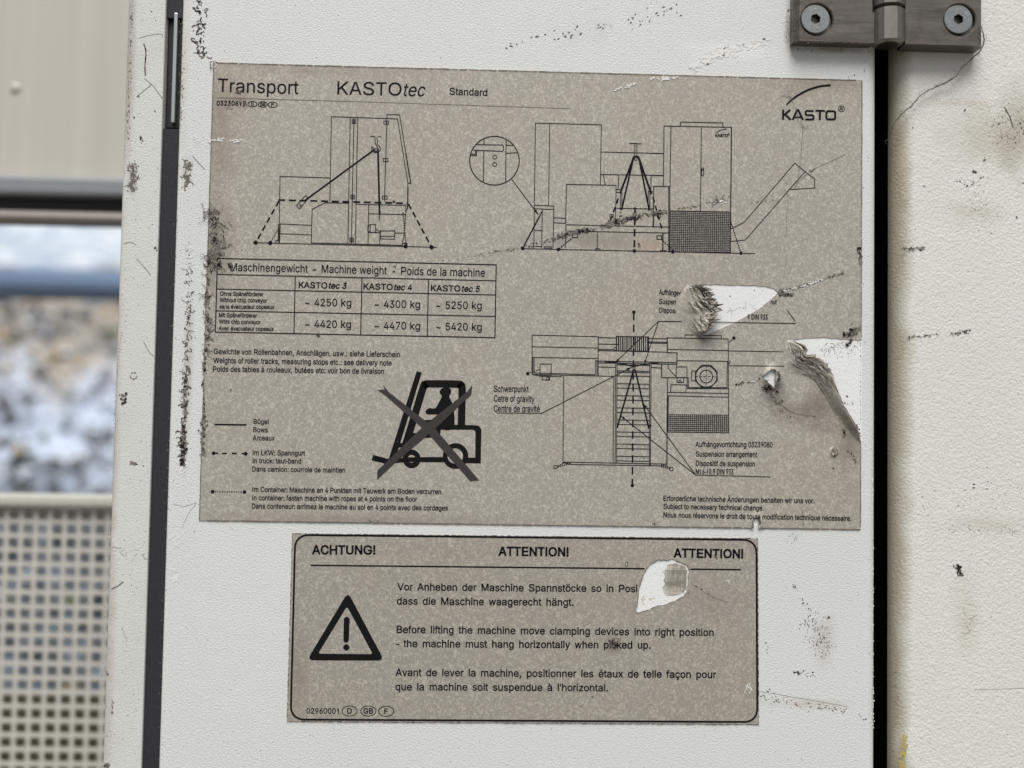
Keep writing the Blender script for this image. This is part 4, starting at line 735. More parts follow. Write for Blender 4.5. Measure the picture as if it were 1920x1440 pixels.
# plan view
k = Pen(ST).at(Z6)
k.lines(4.4, [(400, 665), (350, 655), (352, 390), (798, 400), (797, 665)], [(351, 468), (797, 477)], [(350, 540), (797, 548)], [(357, 540), (357, 650)], [(365, 545), (365, 648)], [(365, 645), (780, 657)], [(360, 655), (780, 665), (900, 668)], [(780, 655), (780, 563), (797, 563)], [(790, 563), (790, 660)],
 [(400, 667), (548, 670), (548, 662)], [(420, 670), (420, 692), (470, 694), (471, 672)], [(798, 406), (920, 410)], [(798, 450), (935, 453), (935, 420)], [(798, 485), (905, 487)], [(798, 494), (1265, 505)], [(1138, 412), (1263, 415)], [(1138, 435), (1263, 438)], [(1138, 443), (1263, 446)],
 [(1440, 412), (1265, 408), (1265, 507), (1330, 510), (1328, 600)], [(798, 565), (1328, 575)], [(798, 577), (1328, 587)], [(798, 604), (915, 608)], [(1155, 608), (1225, 612)], [(1225, 585), (1225, 675), (1265, 678), (1262, 1272), (615, 1263), (560, 1250), (565, 668)],
 [(560, 1247), (1262, 1260)], [(903, 668), (898, 1250)], [(915, 585), (912, 1250)], [(925, 585), (922, 1252)], [(1145, 590), (1143, 1265)], [(1155, 590), (1150, 1265), (1143, 1265)], [(925, 590), (1150, 594)], [(925, 630), (1145, 634)], [(925, 640), (1145, 644)], [(925, 665), (1145, 668)], [(1033, 583), (1033, 630), (1046, 630), (1046, 583)])
k.rect(405, 585, 480, 660, 4.4).circle(456, 683, 9, 4).circle(912, 482, 9, 4)
for a_, b_ in ((717, 747), (798, 828), (880, 911), (962, 992), (1043, 1073), (1125, 1155), (1207, 1238)):
    k.lines(4.4, [(924, a_), (1145, a_+4)], [(924, b_), (1145, b_+4)])
    for x in (955, 985, 1075, 1105, 1130): k.line([(x, (a_+b_)/2), (x+8, (a_+b_)/2)], 2)
for i in range(16): x = 922+i*14; k.line([(x, 398), (x, 498)], 7 if i % 2 else 5)
k.line([(920, 398), (1138, 402), (1138, 498), (920, 496)], 4.4, True)
k.aw = 4.4; k.arrow((1205, 297), (915, 572), 24, 9).arrow((1205, 297), (1110, 583), 24, 9).line([(1205, 297), (1455, 300)], 4.4)
k.line([(110, 915), (415, 918)], 4.4).arrow((415, 918), (1025, 606), 36, 10).arrow((1455, 1334), (950, 935), 28, 10).arrow((1455, 1334), (1105, 855), 28, 10)
k.circle(510, 1280, 12, 4.4).circle(1292, 1293, 12, 4.4)
k.at(Z7)
k.lines(4.4, [(50, 332), (980, 348)], [(918, 255), (975, 330)], [(178, 625), (178, 545), (113, 545), (110, 445), (523, 452), (527, 1085), (118, 1080)], [(230, 445), (233, 424), (478, 430), (476, 452)], [(113, 522), (523, 530)], [(178, 598), (523, 603)], [(247, 712), (247, 787), (527, 787)],
 [(255, 712), (255, 780), (515, 780), (517, 600)], [(536, 598), (534, 618), (526, 618)], [(75, 628), (75, 712), (250, 714)], [(118, 628), (118, 650), (170, 705)], [(178, 716), (178, 745), (222, 746), (222, 716)], [(135, 810), (137, 760), (240, 762), (237, 812)], [(113, 812), (527, 820)], [(113, 835), (527, 845)],
 [(113, 715), (108, 1300)], [(303, 735), (276, 734), (276, 668), (303, 668)], [(0, 618), (178, 622)], [(527, 532), (820, 537), (900, 539), (950, 546)], [(530, 632), (905, 636), (1000, 650), (1060, 655)], [(303, 1370), (808, 1383)])
k.line([(118, 840), (113, 1080)], 7).rect(172, 640, 245, 712, 4.4).circle(198, 738, 8, 4).circle(375, 705, 72, 5).circle(375, 705, 43, 5).line(circ(375, 703, 80, 80, 8, .39), 4.6, True)
k.dash((300, 705), (455, 706), 3, 20, 8).dash((376, 630), (374, 780), 3, 20, 8)
for i in range(31): x = 118+i*13.6; k.line([(x, 961+i*.1), (x-1, 1081)], 3.6)
for i in range(10): k.line([(118, 962+i*13.1), (528, 966+i*13.2)], 3.6)
k.build('plan_view_drawing', M_inkthin, tl)
k = Pen(ST).at(Z6)
k.dash((1038, 240), (1028, 1400), 9, 50, 30).line([(1036, 625), (926, 1015)], 9).line([(1048, 625), (1140, 1022)], 9).line([(1036, 627), (1048, 627)], 9).line([(840, 568), (915, 575), (1035, 600), (1110, 588), (1205, 573)], 7)
k.dot(1038, 235, 12).dot(1028, 1405, 12).dot(322, 650, 12).dash((335, 645), (400, 622), 6, 9, 6).dot(1150, 1000, 7)
k.dash((528, 1274), (560, 1255), 6, 9, 5).dash((525, 1278), (615, 1258), 6, 9, 5).dash((560, 1250), (615, 1256), 6, 8, 6).dash((1282, 1285), (1225, 1262), 6, 9, 5).dash((1285, 1292), (1212, 1275), 6, 9, 5)
k.at(Z7).dot(562, 446, 11).dash((530, 475), (560, 448), 6, 10, 5)
k.build('plan_view_straps', M_ink, tl, 'stuff')
# title and logo
def txt(SF, par, F, *a, mat=M_ink, **kw):
    k = Ink(SF).at(F); k.text(*a, **kw); return k.build('text_line', mat, par)
T = lambda F, *a, **kw: txt(ST, tl, F, *a, **kw)
T(Z1, 'Transport', 145, 273, 718, 290, 94, bold=2)
k = Pen(ST).at(Z1); k.text('KASTO', 995, 292, 1450, 301, 92, bold=2).text('tec', 1456, 303, 1610, 306, 92, bold=2, ital=.2); k.build('text_line', M_ink, tl)
T(Z2, 'Standard', -27, 218, 240, 227, 49, bold=3)
k = Pen(ST).at(Z1); k.line([(140, 316), (1100, 342)], 3.4); k.line([(1100, 342), (2652, 393)], 2.6); k.build('rule_line', M_soot, tl)
k = Pen(ST).at(Z1); k.text('03230619', 138, 370, 343, 372, 33, bold=5)
for x, y, s_ in ((392, 361, 'D'), (465, 363, 'GB'), (535, 365, 'F')):
    k.circle(x, y, 32, 4.5, 19); w_ = 9*len(s_); k.text(s_, x-w_, y+10, x+w_, y+10, 20, bold=8)
k.build('text_line', M_ink, tl)
k = Pen(ST).at(Z3); A = smooth_path([(1018, 226), (1060, 187), (1120, 146), (1200, 108), (1280, 86), (1350, 80)])
for i in range(len(A)-1): k.line([A[i], A[i+1]], 9+4*min(1, i/8))
w_ = 13
k.line([(994, 262), (992, 338)], w_).line([(1046, 264), (1000, 303)], w_).line([(1008, 298), (1050, 340)], w_)
k.line([(1064, 340), (1098, 266), (1107, 266), (1142, 340)], w_).line([(1078, 320), (1128, 320)], 10)
k.line([(1222, 273), (1170, 272), (1162, 278), (1162, 296), (1170, 303), (1215, 305), (1222, 312), (1221, 330), (1213, 337), (1158, 336)], 12)
k.line([(1234, 270), (1306, 272)], 12).line([(1270, 272), (1268, 341)], w_)
k.line([(1328, 274), (1374, 275), (1384, 284), (1383, 327), (1373, 336), (1326, 335), (1317, 326), (1318, 283)], w_, True)
k.circle(1430, 256, 22, 4, n=28).text('R', 1421, 267, 1440, 267, 22, bold=6)
k.build('logo', M_ink, tl)
# table
k = Pen(ST).at(Z4)
k.line([(125, 48), (1855, 88), (1847, 540), (112, 505)], 5.5, True)
k.lines(5, [(122, 147), (1853, 187)], [(120, 238), (1852, 275)], [(115, 373), (1850, 408)], [(608, 160), (600, 515)], [(1022, 170), (1014, 523)], [(1435, 180), (1427, 530)])
k.build('weight_table_grid', M_ink, tl)
T(Z4, 'Maschinengewicht', 205, 125, 685, 135, 48, bold=2); T(Z4, '-', 718, 137, 738, 137, 48, bold=4); T(Z4, 'Machine weight', 772, 137, 1175, 147, 49, bold=2); T(Z4, '-', 1212, 148, 1228, 148, 48, bold=4); T(Z4, 'Poids de la machine', 1265, 149, 1785, 161, 49, bold=2)
for a_, b_, n_ in ((630, 806, '3'), (1032, 1212, '4'), (1450, 1632, '5')):
    yy = 230+(a_-630)*.0235; k = Pen(ST).at(Z4); k.text('KASTO', a_, yy, b_, yy+4, 36, bold=5).text('tec '+n_, b_+6, yy+4, b_+116, yy+6, 36, bold=6, ital=.2); k.build('text_line', M_ink, tl)
for s_, a_, y0, b_, y1 in (('Ohne Späneförderer', 142, 279, 410, 283), ('Without chip conveyor', 140, 318, 432, 322), ('sans évacuateur copeaux', 138, 359, 477, 362), ('Mit Späneförderer', 135, 412, 370, 415), ('Witht chip conveyor', 134, 452, 392, 456), ('Avec évacuateur copeaux', 132, 494, 474, 498)):
    T(Z4, s_, a_, y0, b_, y1, 25, bold=2)
for s_, a_, b_, yy in (('4250 kg', 727, 955, 344), ('4300 kg', 1158, 1382, 354), ('5250 kg', 1541, 1765, 361), ('4420 kg', 727, 953, 478), ('4470 kg', 1158, 1382, 488), ('5420 kg', 1541, 1765, 494)):
    k = Pen(ST).at(Z4); k.text('~', a_-56, yy-3, a_-33, yy-3, 34, bold=5).text(s_, a_, yy, b_, yy+2, 46, bold=2); k.build('text_line', M_ink, tl)
for s_, a_, y0, b_, y1 in (('Gewichte von Rollenbahnen, Anschlägen, usw.: siehe Lieferschein', 102, 641, 1257, 660), ('Weights of roller tracks, measuring stops etc.: see delivery note', 100, 697, 1205, 713), ('Poids des tables à rouleaux, butées etc: voir bon de livraison', 98, 750, 1158, 765)):
    T(Z4, s_, a_, y0, b_, y1, 33, bold=1.5)
for s_, a_, y0, b_, y1, hh in (('Bügel', 362, 393, 458, 395, 31), ('Bows', 360, 446, 452, 448, 31), ('Arceaux', 357, 499, 497, 500, 31), ('Im LKW: Spanngurt', 357, 594, 692, 597, 32), ('In truck: taut-band', 357, 645, 667, 648, 32), ('Dans camion: courroie de maintien', 354, 699, 950, 706, 32),
    ('Im Container: Maschine an 4 Punkten mit Tauwerk am Boden verzurren', 355, 830, 1567, 845, 32), ('In container: fasten machine with ropes at 4 points on the floor', 354, 884, 1412, 893, 32), ('Dans conteneur: arrimez la machine au sol en 4 points avec des cordages', 351, 937, 1610, 950, 32)):
    T(Z5, s_, a_, y0, b_, y1, hh, bold=1.5)
k = Pen(ST).at(Z5); k.line([(111, 397), (316, 400)], 8.5); k.build('solid_line_key', M_ink, tl)
k = Pen(ST).at(Z5)
for x in (158, 222): k.line([(x, 583), (x+32, 583.5)], 8)
k.line([(110, 582), (135, 582)], 8).line([(285, 584), (305, 585)], 8); k.dot(105, 582, 12).dot(311, 585, 12); k.build('dashed_line_key', M_ink, tl)
k = Pen(ST).at(Z5); k.dash((98, 829), (303, 831), 6, 8, 7); k.dot(98, 829, 12).dot(303, 831, 12); k.build('dotted_line_key', M_ink, tl)
for s_, a_, y0, b_, y1 in (('Schwerpunkt', 93, 773, 328, 775), ('Cetre of gravity', 93, 838, 367, 842), ('Centre de gravité', 93, 906, 403, 908)): T(Z6, s_, a_, y0, b_, y1, 42, bold=1)
for s_, a_, y0, b_, y1 in (('Aufhängevorrichtung 03239080', 303, 1180, 822, 1183), ('Suspension arrangement', 305, 1245, 718, 1248), ('Dispositif de suspension', 305, 1308, 703, 1312), ('M16-10.9 DIN 933', 305, 1363, 558, 1366)): T(Z7, s_, a_, y0, b_, y1, 35, bold=1)
for s_, a_, y0, b_, y1, hh in (('Aufhängevorr', 57, 153, 240, 161, 35), ('Suspensior', 57, 215, 225, 222, 34), ('Dispositif de', 57, 274, 250, 280, 34), ('9 DIN 933', 655, 320, 788, 322, 34), ('nut', 810, 217, 850, 218, 30), ('mutter', 870, 164, 966, 166, 26)): T(Z7, s_, a_, y0, b_, y1, hh, bold=4 if s_ == 'mutter' else 1.5)
for s_, a_, y0, b_, y1 in (('Erforderliche technische Änderungen behalten wir uns vor.', 267, 579, 1447, 600), ('Subject to necessary technical change.', 267, 642, 1050, 656), ('Nous nous réservons le droit de toute modification technique nécessaire.', 267, 709, 1737, 737)): T(Z8, s_, a_, y0, b_, y1, 39, bold=1.5)
# forklift pictogram and cross
k = Pen(ST).at(Z5)
k.fillp([(1410, 55), (1443, 63), (1272, 625), (1230, 620)]); k.fillp([(1130, 592), (1225, 618), (1335, 612), (1335, 640), (1210, 650), (1120, 628)])
k.line(smooth_path([(1338, 530), (1400, 330), (1452, 160), (1466, 142), (1492, 136), (1670, 138), (1694, 146), (1702, 168), (1700, 300), (1697, 415)], 5), 39)
k.fillp(smooth_path([(1625, 165), (1632, 190), (1620, 218), (1640, 262), (1652, 330), (1644, 425), (1560, 425), (1560, 372), (1545, 335), (1480, 332), (1467, 312), (1490, 292), (1530, 292), (1562, 238), (1572, 215), (1557, 190), (1572, 166), (1600, 160)], 4, True))
k.fillp(smooth_path([(1375, 482), (1386, 452), (1436, 450), (1462, 372), (1478, 369), (1560, 370), (1562, 460), (1550, 476), (1460, 484)], 3, True))
k.fillp([(1560, 398), (1700, 400), (1790, 402), (1812, 408), (1826, 430), (1822, 648), (1715, 645), (1718, 611), (1787, 610), (1788, 448), (1783, 436), (1772, 431), (1560, 430)])
k.fillp([(1298, 515), (1332, 518), (1342, 545), (1288, 545)]); k.fillp([(1320, 608), (1600, 606), (1600, 640), (1320, 638)])
k.fillp(circ(1378, 618, 57, 60, 40), circ(1377, 618, 26, 26, 24)); k.fillp(circ(1660, 600, 82, 83, 44), circ(1658, 600, 50, 50, 32))
k.build('forklift_pictogram', M_ink, tl)
STx = lambda px, py, l: ST(px, py, l+.00005)
k = Ink(STx).at(Z5); k.fillp([(1195, 145), (1205, 172), (1158, 175), (1205, 208), (1350, 335), (1480, 452), (1755, 762), (1812, 757), (1530, 425), (1400, 322), (1235, 192)]); k.build('cross_band', M_tape, tl)
k = Ink(lambda px, py, l: ST(px, py, l+.00009)).at(Z5); k.fillp([(1768, 143), (1762, 205), (1520, 432), (1262, 652), (1157, 752), (1157, 694), (1462, 400), (1735, 186)]); k.build('cross_band', M_tape, tl)

# wear on the transport label
SG = lambda px, py, l: ST(px, py, l+.00012)
k = Ink(SG).at(Z1)
k.worms([(80, 1090), (130, 1200), (140, 1330), (170, 1440)], 55, 120, 9, 6.5, 71, .8); k.scuff([(100, 1090), (150, 1440)], 60, 90, 6, 1.5, None, 72)
k.scuff([(275, 265), (310, 285)], 12, 26, 8, 1.4, None, 73); k.scuff([(300, 330), (345, 372)], 18, 24, 5, 2, R(60), 74); k.scuff([(92, 62), (96, 110)], 6, 20, 5); k.scuff([(95, 60), (140, 64)], 5, 16, 5)
k.scuff([(660, 762), (700, 764)], 3, 5, 4); k.fleck(315, 1398, 6, 6, 0); k.worms([(200, 380), (240, 388)], 8, 6, 6, 3, 75)
k.at(Z4); k.worms([(75, 0), (90, 60), (110, 140)], 55, 70, 8, 6, 76, .8); k.scuff([(190, 85), (225, 120)], 14, 40, 7, 1.5, R(50), 77); k.scuff([(130, 70), (170, 130)], 14, 20, 7, 1.5, R(50), 78)
k.scuff([(65, 150), (60, 300), (70, 480), (55, 640), (42, 760)], 16, 170, 6, 1.5, None, 79); k.worms([(68, 150), (60, 330), (75, 520), (60, 640)], 24, 60, 8, 5, 80)
k.scuff([(735, 527), (755, 528)], 4, 7, 6, 2, 0); k.line(smooth_path([(1218, 103), (1222, 95), (1230, 99), (1226, 106)]), 4)
k.at(Z5); k.scuff([(42, 0), (38, 180), (45, 340)], 9, 60, 6, 1.6, None, 81); k.scuff([(40, 340), (40, 440), (35, 600)], 22, 110, 7, 1.3, None, 82); k.fleck(215, 174, 8, 7, 0)
k.scuff([(1165, 1018), (1100, 1016)], 8, 10, 4)
# long dark scratch across the label
k.at(Z2); SCR = [(-330, 1440), (-150, 1405), (0, 1392), (140, 1370), (340, 1330), (500, 1300), (700, 1250), (790, 1205), (950, 1180), (1100, 1148), (1200, 1110), (1330, 1080), (1516, 1045)]
k.scuff(SCR, 16, 420, 4.6, 2.6, R(-14), 83, lambda t: .35+.85*t); k.scuff([(700, 1250), (790, 1205), (960, 1178)], 22, 160, 6, 2, R(-14), 84); k.scuff([(1080, 1150), (1200, 1112), (1340, 1078)], 26, 190, 6.5, 2, R(-14), 85)
k.scuff([(1315, 1275), (1325, 1295)], 10, 12, 6); k.scuff([(1130, 1150), (1100, 1165)], 8, 20, 5)
k.at(Z3); k.scuff([(0, 1052), (120, 1030)], 12, 60, 5, 2.4, R(-10), 86); k.scuff([(190, 1002), (370, 985)], 7, 40, 4, 2.4, R(-6), 87); k.worms([(440, 968), (510, 950), (580, 935)], 18, 26, 9, 3, 88, .35); k.fleck(422, 963, 4, 12, .2); k.fleck(753, 960, 4, 4, 0)
k.scuff([(1190, 730), (1240, 700)], 6, 16, 5, 2, -.5, 89); k.scuff([(1558, 1300), (1565, 1345), (1572, 1420)], 14, 60, 9, 1.4, R(70), 90)
k.at(Z7); k.scuff([(865, 130), (960, 112), (1080, 75), (1200, 35), (1310, 5)], 9, 120, 4.6, 2.6, R(-20), 91); k.scuff([(865, 130), (900, 118)], 14, 30, 8, 2, R(-20), 92)
k.scuff([(850, 156), (965, 150)], 10, 40, 5, 2, 0, 93); k.scuff([(545, 768), (640, 745), (700, 745), (760, 700)], 8, 60, 4.5, 1.8, None, 94)
k.scuff([(1300, 420), (1340, 430), (1390, 380), (1415, 400)], 26, 90, 9, 1.5, R(-30), 95); k.scuff([(1300, 480), (1340, 490), (1360, 440)], 12, 30, 8, 1.6, None, 96)
k.scuff([(760, 770), (800, 800), (850, 850), (870, 890)], 26, 110, 7, 2.2, R(45), 97); k.worms([(765, 740), (830, 820), (870, 890)], 14, 18, 6, 4, 98, .4)
k.scuff([(850, 670), (870, 700), (850, 740)], 9, 40, 6, 1.6, R(80), 99); k.line(smooth_path([(870, 885), (905, 915), (960, 950), (1010, 962), (1110, 975)]), 3); k.scuff([(840, 880), (900, 960), (970, 990)], 40, 60, 3, 1.5, None, 100)
k.line(circ(1238, 1215, 22, 30, 16), 3.6, True); k.scuff([(1228, 1195), (1245, 1240)], 10, 18, 5); k.scuff([(1205, 1325), (1235, 1322)], 5, 7, 4, 2, 0); k.scuff([(1300, 1060), (1310, 1110)], 14, 26, 7)
k.scuff([(1330, 1200), (1380, 1260)], 22, 18, 5); k.scuff([(1380, 1265), (1384, 1285)], 5, 9, 5)
k.at(Z8); k.scuff([(960, 735), (965, 790)], 8, 20, 6, 1.5, 1.5); k.scuff([(1012, 715), (1022, 760)], 6, 24, 7, 1.5, 1.5); k.line([(1352, 655), (1362, 790)], 2.4); k.scuff([(1350, 690), (1358, 700)], 4, 6, 5)
k.scuff([(180, 755), (200, 760)], 6, 8, 5)
for q in range(420):
    x, y = rnd.uniform(390, 1610), rnd.uniform(130, 980); k.at(PX).fleck(x, y, rnd.uniform(.3, .8), rnd.uniform(.3, .6), rnd.random()*3)
k.build('grime', M_grime, tl, 'stuff')
# dirt caught along the label's cut edge
k = Ink(SG).at(PX)
for a_, b_ in zip(LT, LT[1:]+LT[:1]):
    L = math.hypot(b_[0]-a_[0], b_[1]-a_[1]); t_ = 0
    cx, cy = 995, 560
    while t_ < L-14:
        q = rnd.uniform(5, 22); e_ = min(L, t_+q); f0 = t_/L; f1 = e_/L
        P = [(a_[0]+(b_[0]-a_[0])*f_, a_[1]+(b_[1]-a_[1])*f_) for f_ in (f0, (f0+f1)/2, f1)]
        if not (P[1][0] > 1560 and 632 < P[1][1] < 835) and not (1404 < P[1][0] < 1428 and P[1][1] > 960): k.line([(x+(.7 if x < cx else -.7)+rnd.uniform(-.3, .3), y+(.7 if y < cy else -.7)+rnd.uniform(-.3, .3)) for x, y in P], rnd.uniform(.8, 1.6))
        t_ = e_+rnd.choice((0, 0, .5, 3))
k.build('edge_dirt', M_soot, tl, 'stuff')
# hairline cracks, brown
k = Ink(SG).at(Z3)
k.line(smooth_path([(1050, 165), (1060, 200), (1095, 275), (1110, 360), (1140, 400), (1132, 520), (1125, 640), (1118, 690), (1100, 820)]), 2.6)
k.line(smooth_path([(1020, 890), (1030, 960), (1018, 1060), (1015, 1220)]), 2.2); k.line([(1015, 1370), (1013, 1440)], 2.2)
k.line(smooth_path([(1460, 598), (1340, 655), (1260, 690), (1180, 740), (1110, 800), (1080, 845)]), 3); k.worms([(985, 160), (1010, 120), (1045, 175), (1000, 150)], 8, 12, 10, 3, 101, .5); k.worms([(1140, 400), (1165, 410)], 8, 6, 8, 3, 102)
k.worms([(940, 690), (1000, 800), (1030, 940)], 30, 8, 8, 2, 103); k.scuff([(780, 955), (960, 940)], 14, 14, 3, 3, 0)
k.at(Z7); 
k.build('hairline_crack', M_soot, tl, 'stuff')
k = Ink(SG).at(Z1)
k.scuff([(85, 620), (200, 615), (310, 625)], 8, 34, 6, 2.6, 0, 105); k.at(Z2); k.scuff([(1130, 190), (1200, 170), (1260, 150), (1310, 125)], 9, 44, 5, 2.4, -.35, 106); k.scuff([(1480, 100), (1516, 95)], 8, 12, 6, 2, 0, 107)
k.scuff([(-150, 1412), (60, 1395), (250, 1350)], 7, 44, 3.6, 2, -.2, 108); k.at(Z3); k.scuff([(0, 25), (90, 30), (200, 25)], 12, 46, 6, 2.4, 0, 109); k.scuff([(520, 945), (560, 965)], 12, 18, 5, 2, -.2, 110)
k.at(Z7); k.scuff([(900, 128), (1060, 85), (1180, 45)], 8, 50, 5, 2.6, -.35, 111); k.scuff([(680, 750), (700, 740)], 10, 16, 6, 1.4, None, 112); k.scuff([(1080, 1225), (1090, 1235)], 6, 6, 5, 1.4, None, 113)
k.line(circ(96, 96, 1), 1); k.at(Z1).line(circ(118, 82, 18, 18, 14), 5, True)
k.build('pale_scratch', M_chip, tl, 'stuff')
# the two crumpled lips: pleated foil pushed up beside the holes
def resamp(P, n):
    L = [0]
    for a, b in zip(P[:-1], P[1:]): L.append(L[-1]+math.hypot(b[0]-a[0], b[1]-a[1]))
    out = []
    for q in range(n):
        d = L[-1]*q/(n-1); i = max(0, min(len(P)-2, max(j for j in range(len(P)) if L[j] <= d+1e-9))); t = (d-L[i])/(L[i+1]-L[i]+1e-9)
        out.append((P[i][0]+(P[i+1][0]-P[i][0])*t, P[i][1]+(P[i+1][1]-P[i][1])*t))
    return out
class Lip:
    def __init__(s, C0, C1, H, amp, kv, ku, jag, fade, seed, nz=1):
        s.nz = nz
        s.C0 = resamp(smooth_path(C0), 400); s.C1 = resamp(smooth_path(C1), 400); s.H, s.amp, s.kv, s.ku, s.jag, s.fade, s.seed = H, amp, kv, ku, jag, fade, seed
    def px(s, u, v):
        q = min(1, max(0, u))*399; i = min(398, int(q)); q -= i; a, b = [(C[i][0]+(C[i+1][0]-C[i][0])*q, C[i][1]+(C[i+1][1]-C[i][1])*q) for C in (s.C0, s.C1)]; e = 1+s.jag*noise.noise(Vector((u*26, s.seed, 0)))*min(1, u*8)*min(1, (1-u)*8)*max(0, 1-s.fade*u*.9)
        w = v*(1+(e-1)*max(0, v)**5); return a[0]+(b[0]-a[0])*w, a[1]+(b[1]-a[1])*w
    def hgt(s, u, v):
        env = min(1, u/.10)*min(1, (1-u)/.14); vv = max(0, min(1, v))
        base = s.H*env*math.sin(1.85*vv**1.7)*(1-.25*u*s.fade)
        ph = s.kv*vv-s.ku*u+s.nz*(1.3*noise.noise(Vector((u*5, vv*2.2, s.seed)))+.4*noise.noise(Vector((u*19, vv*5, s.seed+3))))
        w = abs((ph % 1)*2-1); s.w = w
        pl = s.amp*(w-.5)*2*min(1, (vv*1.15)**2)*max(.06, 1-s.fade*u*1.7)*min(1, (1-u)*9)*min(1, u*9)
        return base+pl+.0001
    def at(s, u, v, lift=0):
        x, y = s.px(u, v); p = W(x, y, YT); p.y -= s.hgt(u, v)+lift; return p
    def mesh(s, name, mat, parent, nu=230, nv=60):
        V = []; 
        for i in range(nu+1):
            for j in range(nv+1): V.append(s.at(i/nu, j/nv))
        n = nv+1; f = [(i*n+j, (i+1)*n+j, (i+1)*n+j+1, i*n+j+1) for i in range(nu) for j in range(nv)]
        b0 = len(V); V += [V[i*n+nv]+Vector((0, .0003, 0)) for i in range(nu+1)]        # sheet thickness at the torn edge
        f += [(i*n+nv, (i+1)*n+nv, b0+i+1, b0+i) for i in range(nu)]
        return mk(name, V, f, mat, parent, smooth=True)
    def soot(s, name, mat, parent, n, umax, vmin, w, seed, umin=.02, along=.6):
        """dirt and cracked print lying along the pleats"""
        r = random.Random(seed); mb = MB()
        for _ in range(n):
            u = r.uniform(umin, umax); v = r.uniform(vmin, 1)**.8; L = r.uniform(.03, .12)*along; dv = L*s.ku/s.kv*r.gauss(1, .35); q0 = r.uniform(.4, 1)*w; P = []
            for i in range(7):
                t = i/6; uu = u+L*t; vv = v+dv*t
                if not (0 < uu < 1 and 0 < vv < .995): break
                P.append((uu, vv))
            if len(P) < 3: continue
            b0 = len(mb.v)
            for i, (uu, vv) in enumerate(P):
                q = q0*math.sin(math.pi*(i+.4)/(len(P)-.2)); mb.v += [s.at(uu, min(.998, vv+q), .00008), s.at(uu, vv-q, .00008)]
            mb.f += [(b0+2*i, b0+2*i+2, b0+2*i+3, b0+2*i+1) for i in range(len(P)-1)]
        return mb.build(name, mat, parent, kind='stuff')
M_lip = M_foil
lA = Lip(conv(Z7, [(240, 90), (212, 130), (180, 180), (168, 230), (175, 290), (212, 345), (258, 400), (322, 446)]),
         conv(Z7, [(268, 91), (335, 99), (392, 126), (412, 170), (432, 215), (460, 258), (432, 302), (410, 345), (380, 397), (330, 447)]), .0044, .0008, 5.2, 2.6, .42, 0, 1, .7)
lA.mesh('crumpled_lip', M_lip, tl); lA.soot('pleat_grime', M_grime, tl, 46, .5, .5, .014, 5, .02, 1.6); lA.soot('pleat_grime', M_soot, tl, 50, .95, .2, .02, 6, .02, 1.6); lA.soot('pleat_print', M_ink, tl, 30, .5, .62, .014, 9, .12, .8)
lB = Lip(conv(Z7, [(905, 462), (893, 520), (900, 590), (896, 650), (955, 700), (1055, 750), (1125, 815), (1195, 905), (1275, 1000), (1350, 1090), (1420, 1165)]),
         ridgeB, .0042, .0007, 5.0, 2.4, .22, 1, 4, .9)
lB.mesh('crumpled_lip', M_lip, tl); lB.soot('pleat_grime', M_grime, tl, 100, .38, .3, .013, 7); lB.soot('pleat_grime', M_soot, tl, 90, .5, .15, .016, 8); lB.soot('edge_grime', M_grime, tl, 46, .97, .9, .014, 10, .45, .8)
k = Ink(lambda px, py, l: W(px, py, -.00015-l)).at(Z7)
for x, y, q in ((700, 122, 5), (537, 163, 6), (628, 243, 5), (756, 128, 4), (840, 125, 4), (1183, 490, 5), (1326, 840, 11), (1310, 885, 7), (1330, 890, 5), (1365, 890, 6), (1190, 480, 4), (1360, 880, 4)): k.fleck(x, y, q, q*.8, 0)
k.worms([(1150, 540), (1230, 505), (1300, 480)], 12, 24, 7, 2.4, 114, .4); k.worms([(500, 270), (640, 240), (720, 225)], 14, 12, 8, 1.6, 115, .3); k.scuff([(1250, 560), (1400, 560)], 40, 40, 3, 1, None, 116); k.scuff([(1340, 560), (1400, 470)], 30, 30, 4, 1, None, 117)
k.scuff([(1380, 1010), (1415, 1110)], 12, 50, 5, 1.3, None, 118); k.scuff([(1417, 470), (1418, 1000)], 3, 60, 3, 1.5, None, 119)
k.build('bare_patch_specks', M_grime, tl, 'stuff')

# ------------------------------------------------------------------ warning label
LW = [(548, 1000), (1421, 1009.5), (1423, 1358), (538, 1352.5)]
W1 = frame(530, 990, 3.789); W2 = frame(960, 990, 3.7896)
YW = -.0004
def SW(px, py, l=0): return W(px, py, YW-.00006-l)
wl = thing('warning_label', 'small beige warning label with black border and exclamation triangle', 'label', tuple(W(980, 1355)))
tearW = conv(W2, [(1040, 225), (1100, 230), (1140, 222), (1190, 240), (1245, 265), (1262, 300), (1255, 340), (1250, 380), (1248, 450), (1218, 485), (1150, 520), (1090, 545), (1035, 550), (985, 575), (930, 592), (878, 605), (890, 560), (898, 480), (905, 420), (920, 370), (950, 300), (990, 250)])
hW = rough_line(tearW, 3.5, .7, True, 9)
plate('label_sheet', M_foil2, rough_line(LW, 6, .5, True, 10), [hW], [(x, y) for x in range(560, 1410, 40) for y in range(1020, 1350, 40)], lambda x, y: W(x, y, YW-.00008*noise.noise(Vector((x*.02, y*.02, 0)))), wl, .00035)
v, f = fill([tearW]); mk('bare_patch', [W(x, y, -.00008) for x, y in v], [q[::-1] for q in f], M_clean, wl)
res = conv(W2, [(1105, 262), (1160, 250), (1228, 268), (1244, 300), (1238, 380), (1230, 440), (1200, 468), (1150, 480), (1100, 478), (1082, 460), (1070, 420), (1090, 400), (1078, 372), (1092, 345), (1074, 310), (1096, 290)])
v, f = fill([rough_line(res, 3, .8, True, 12)])
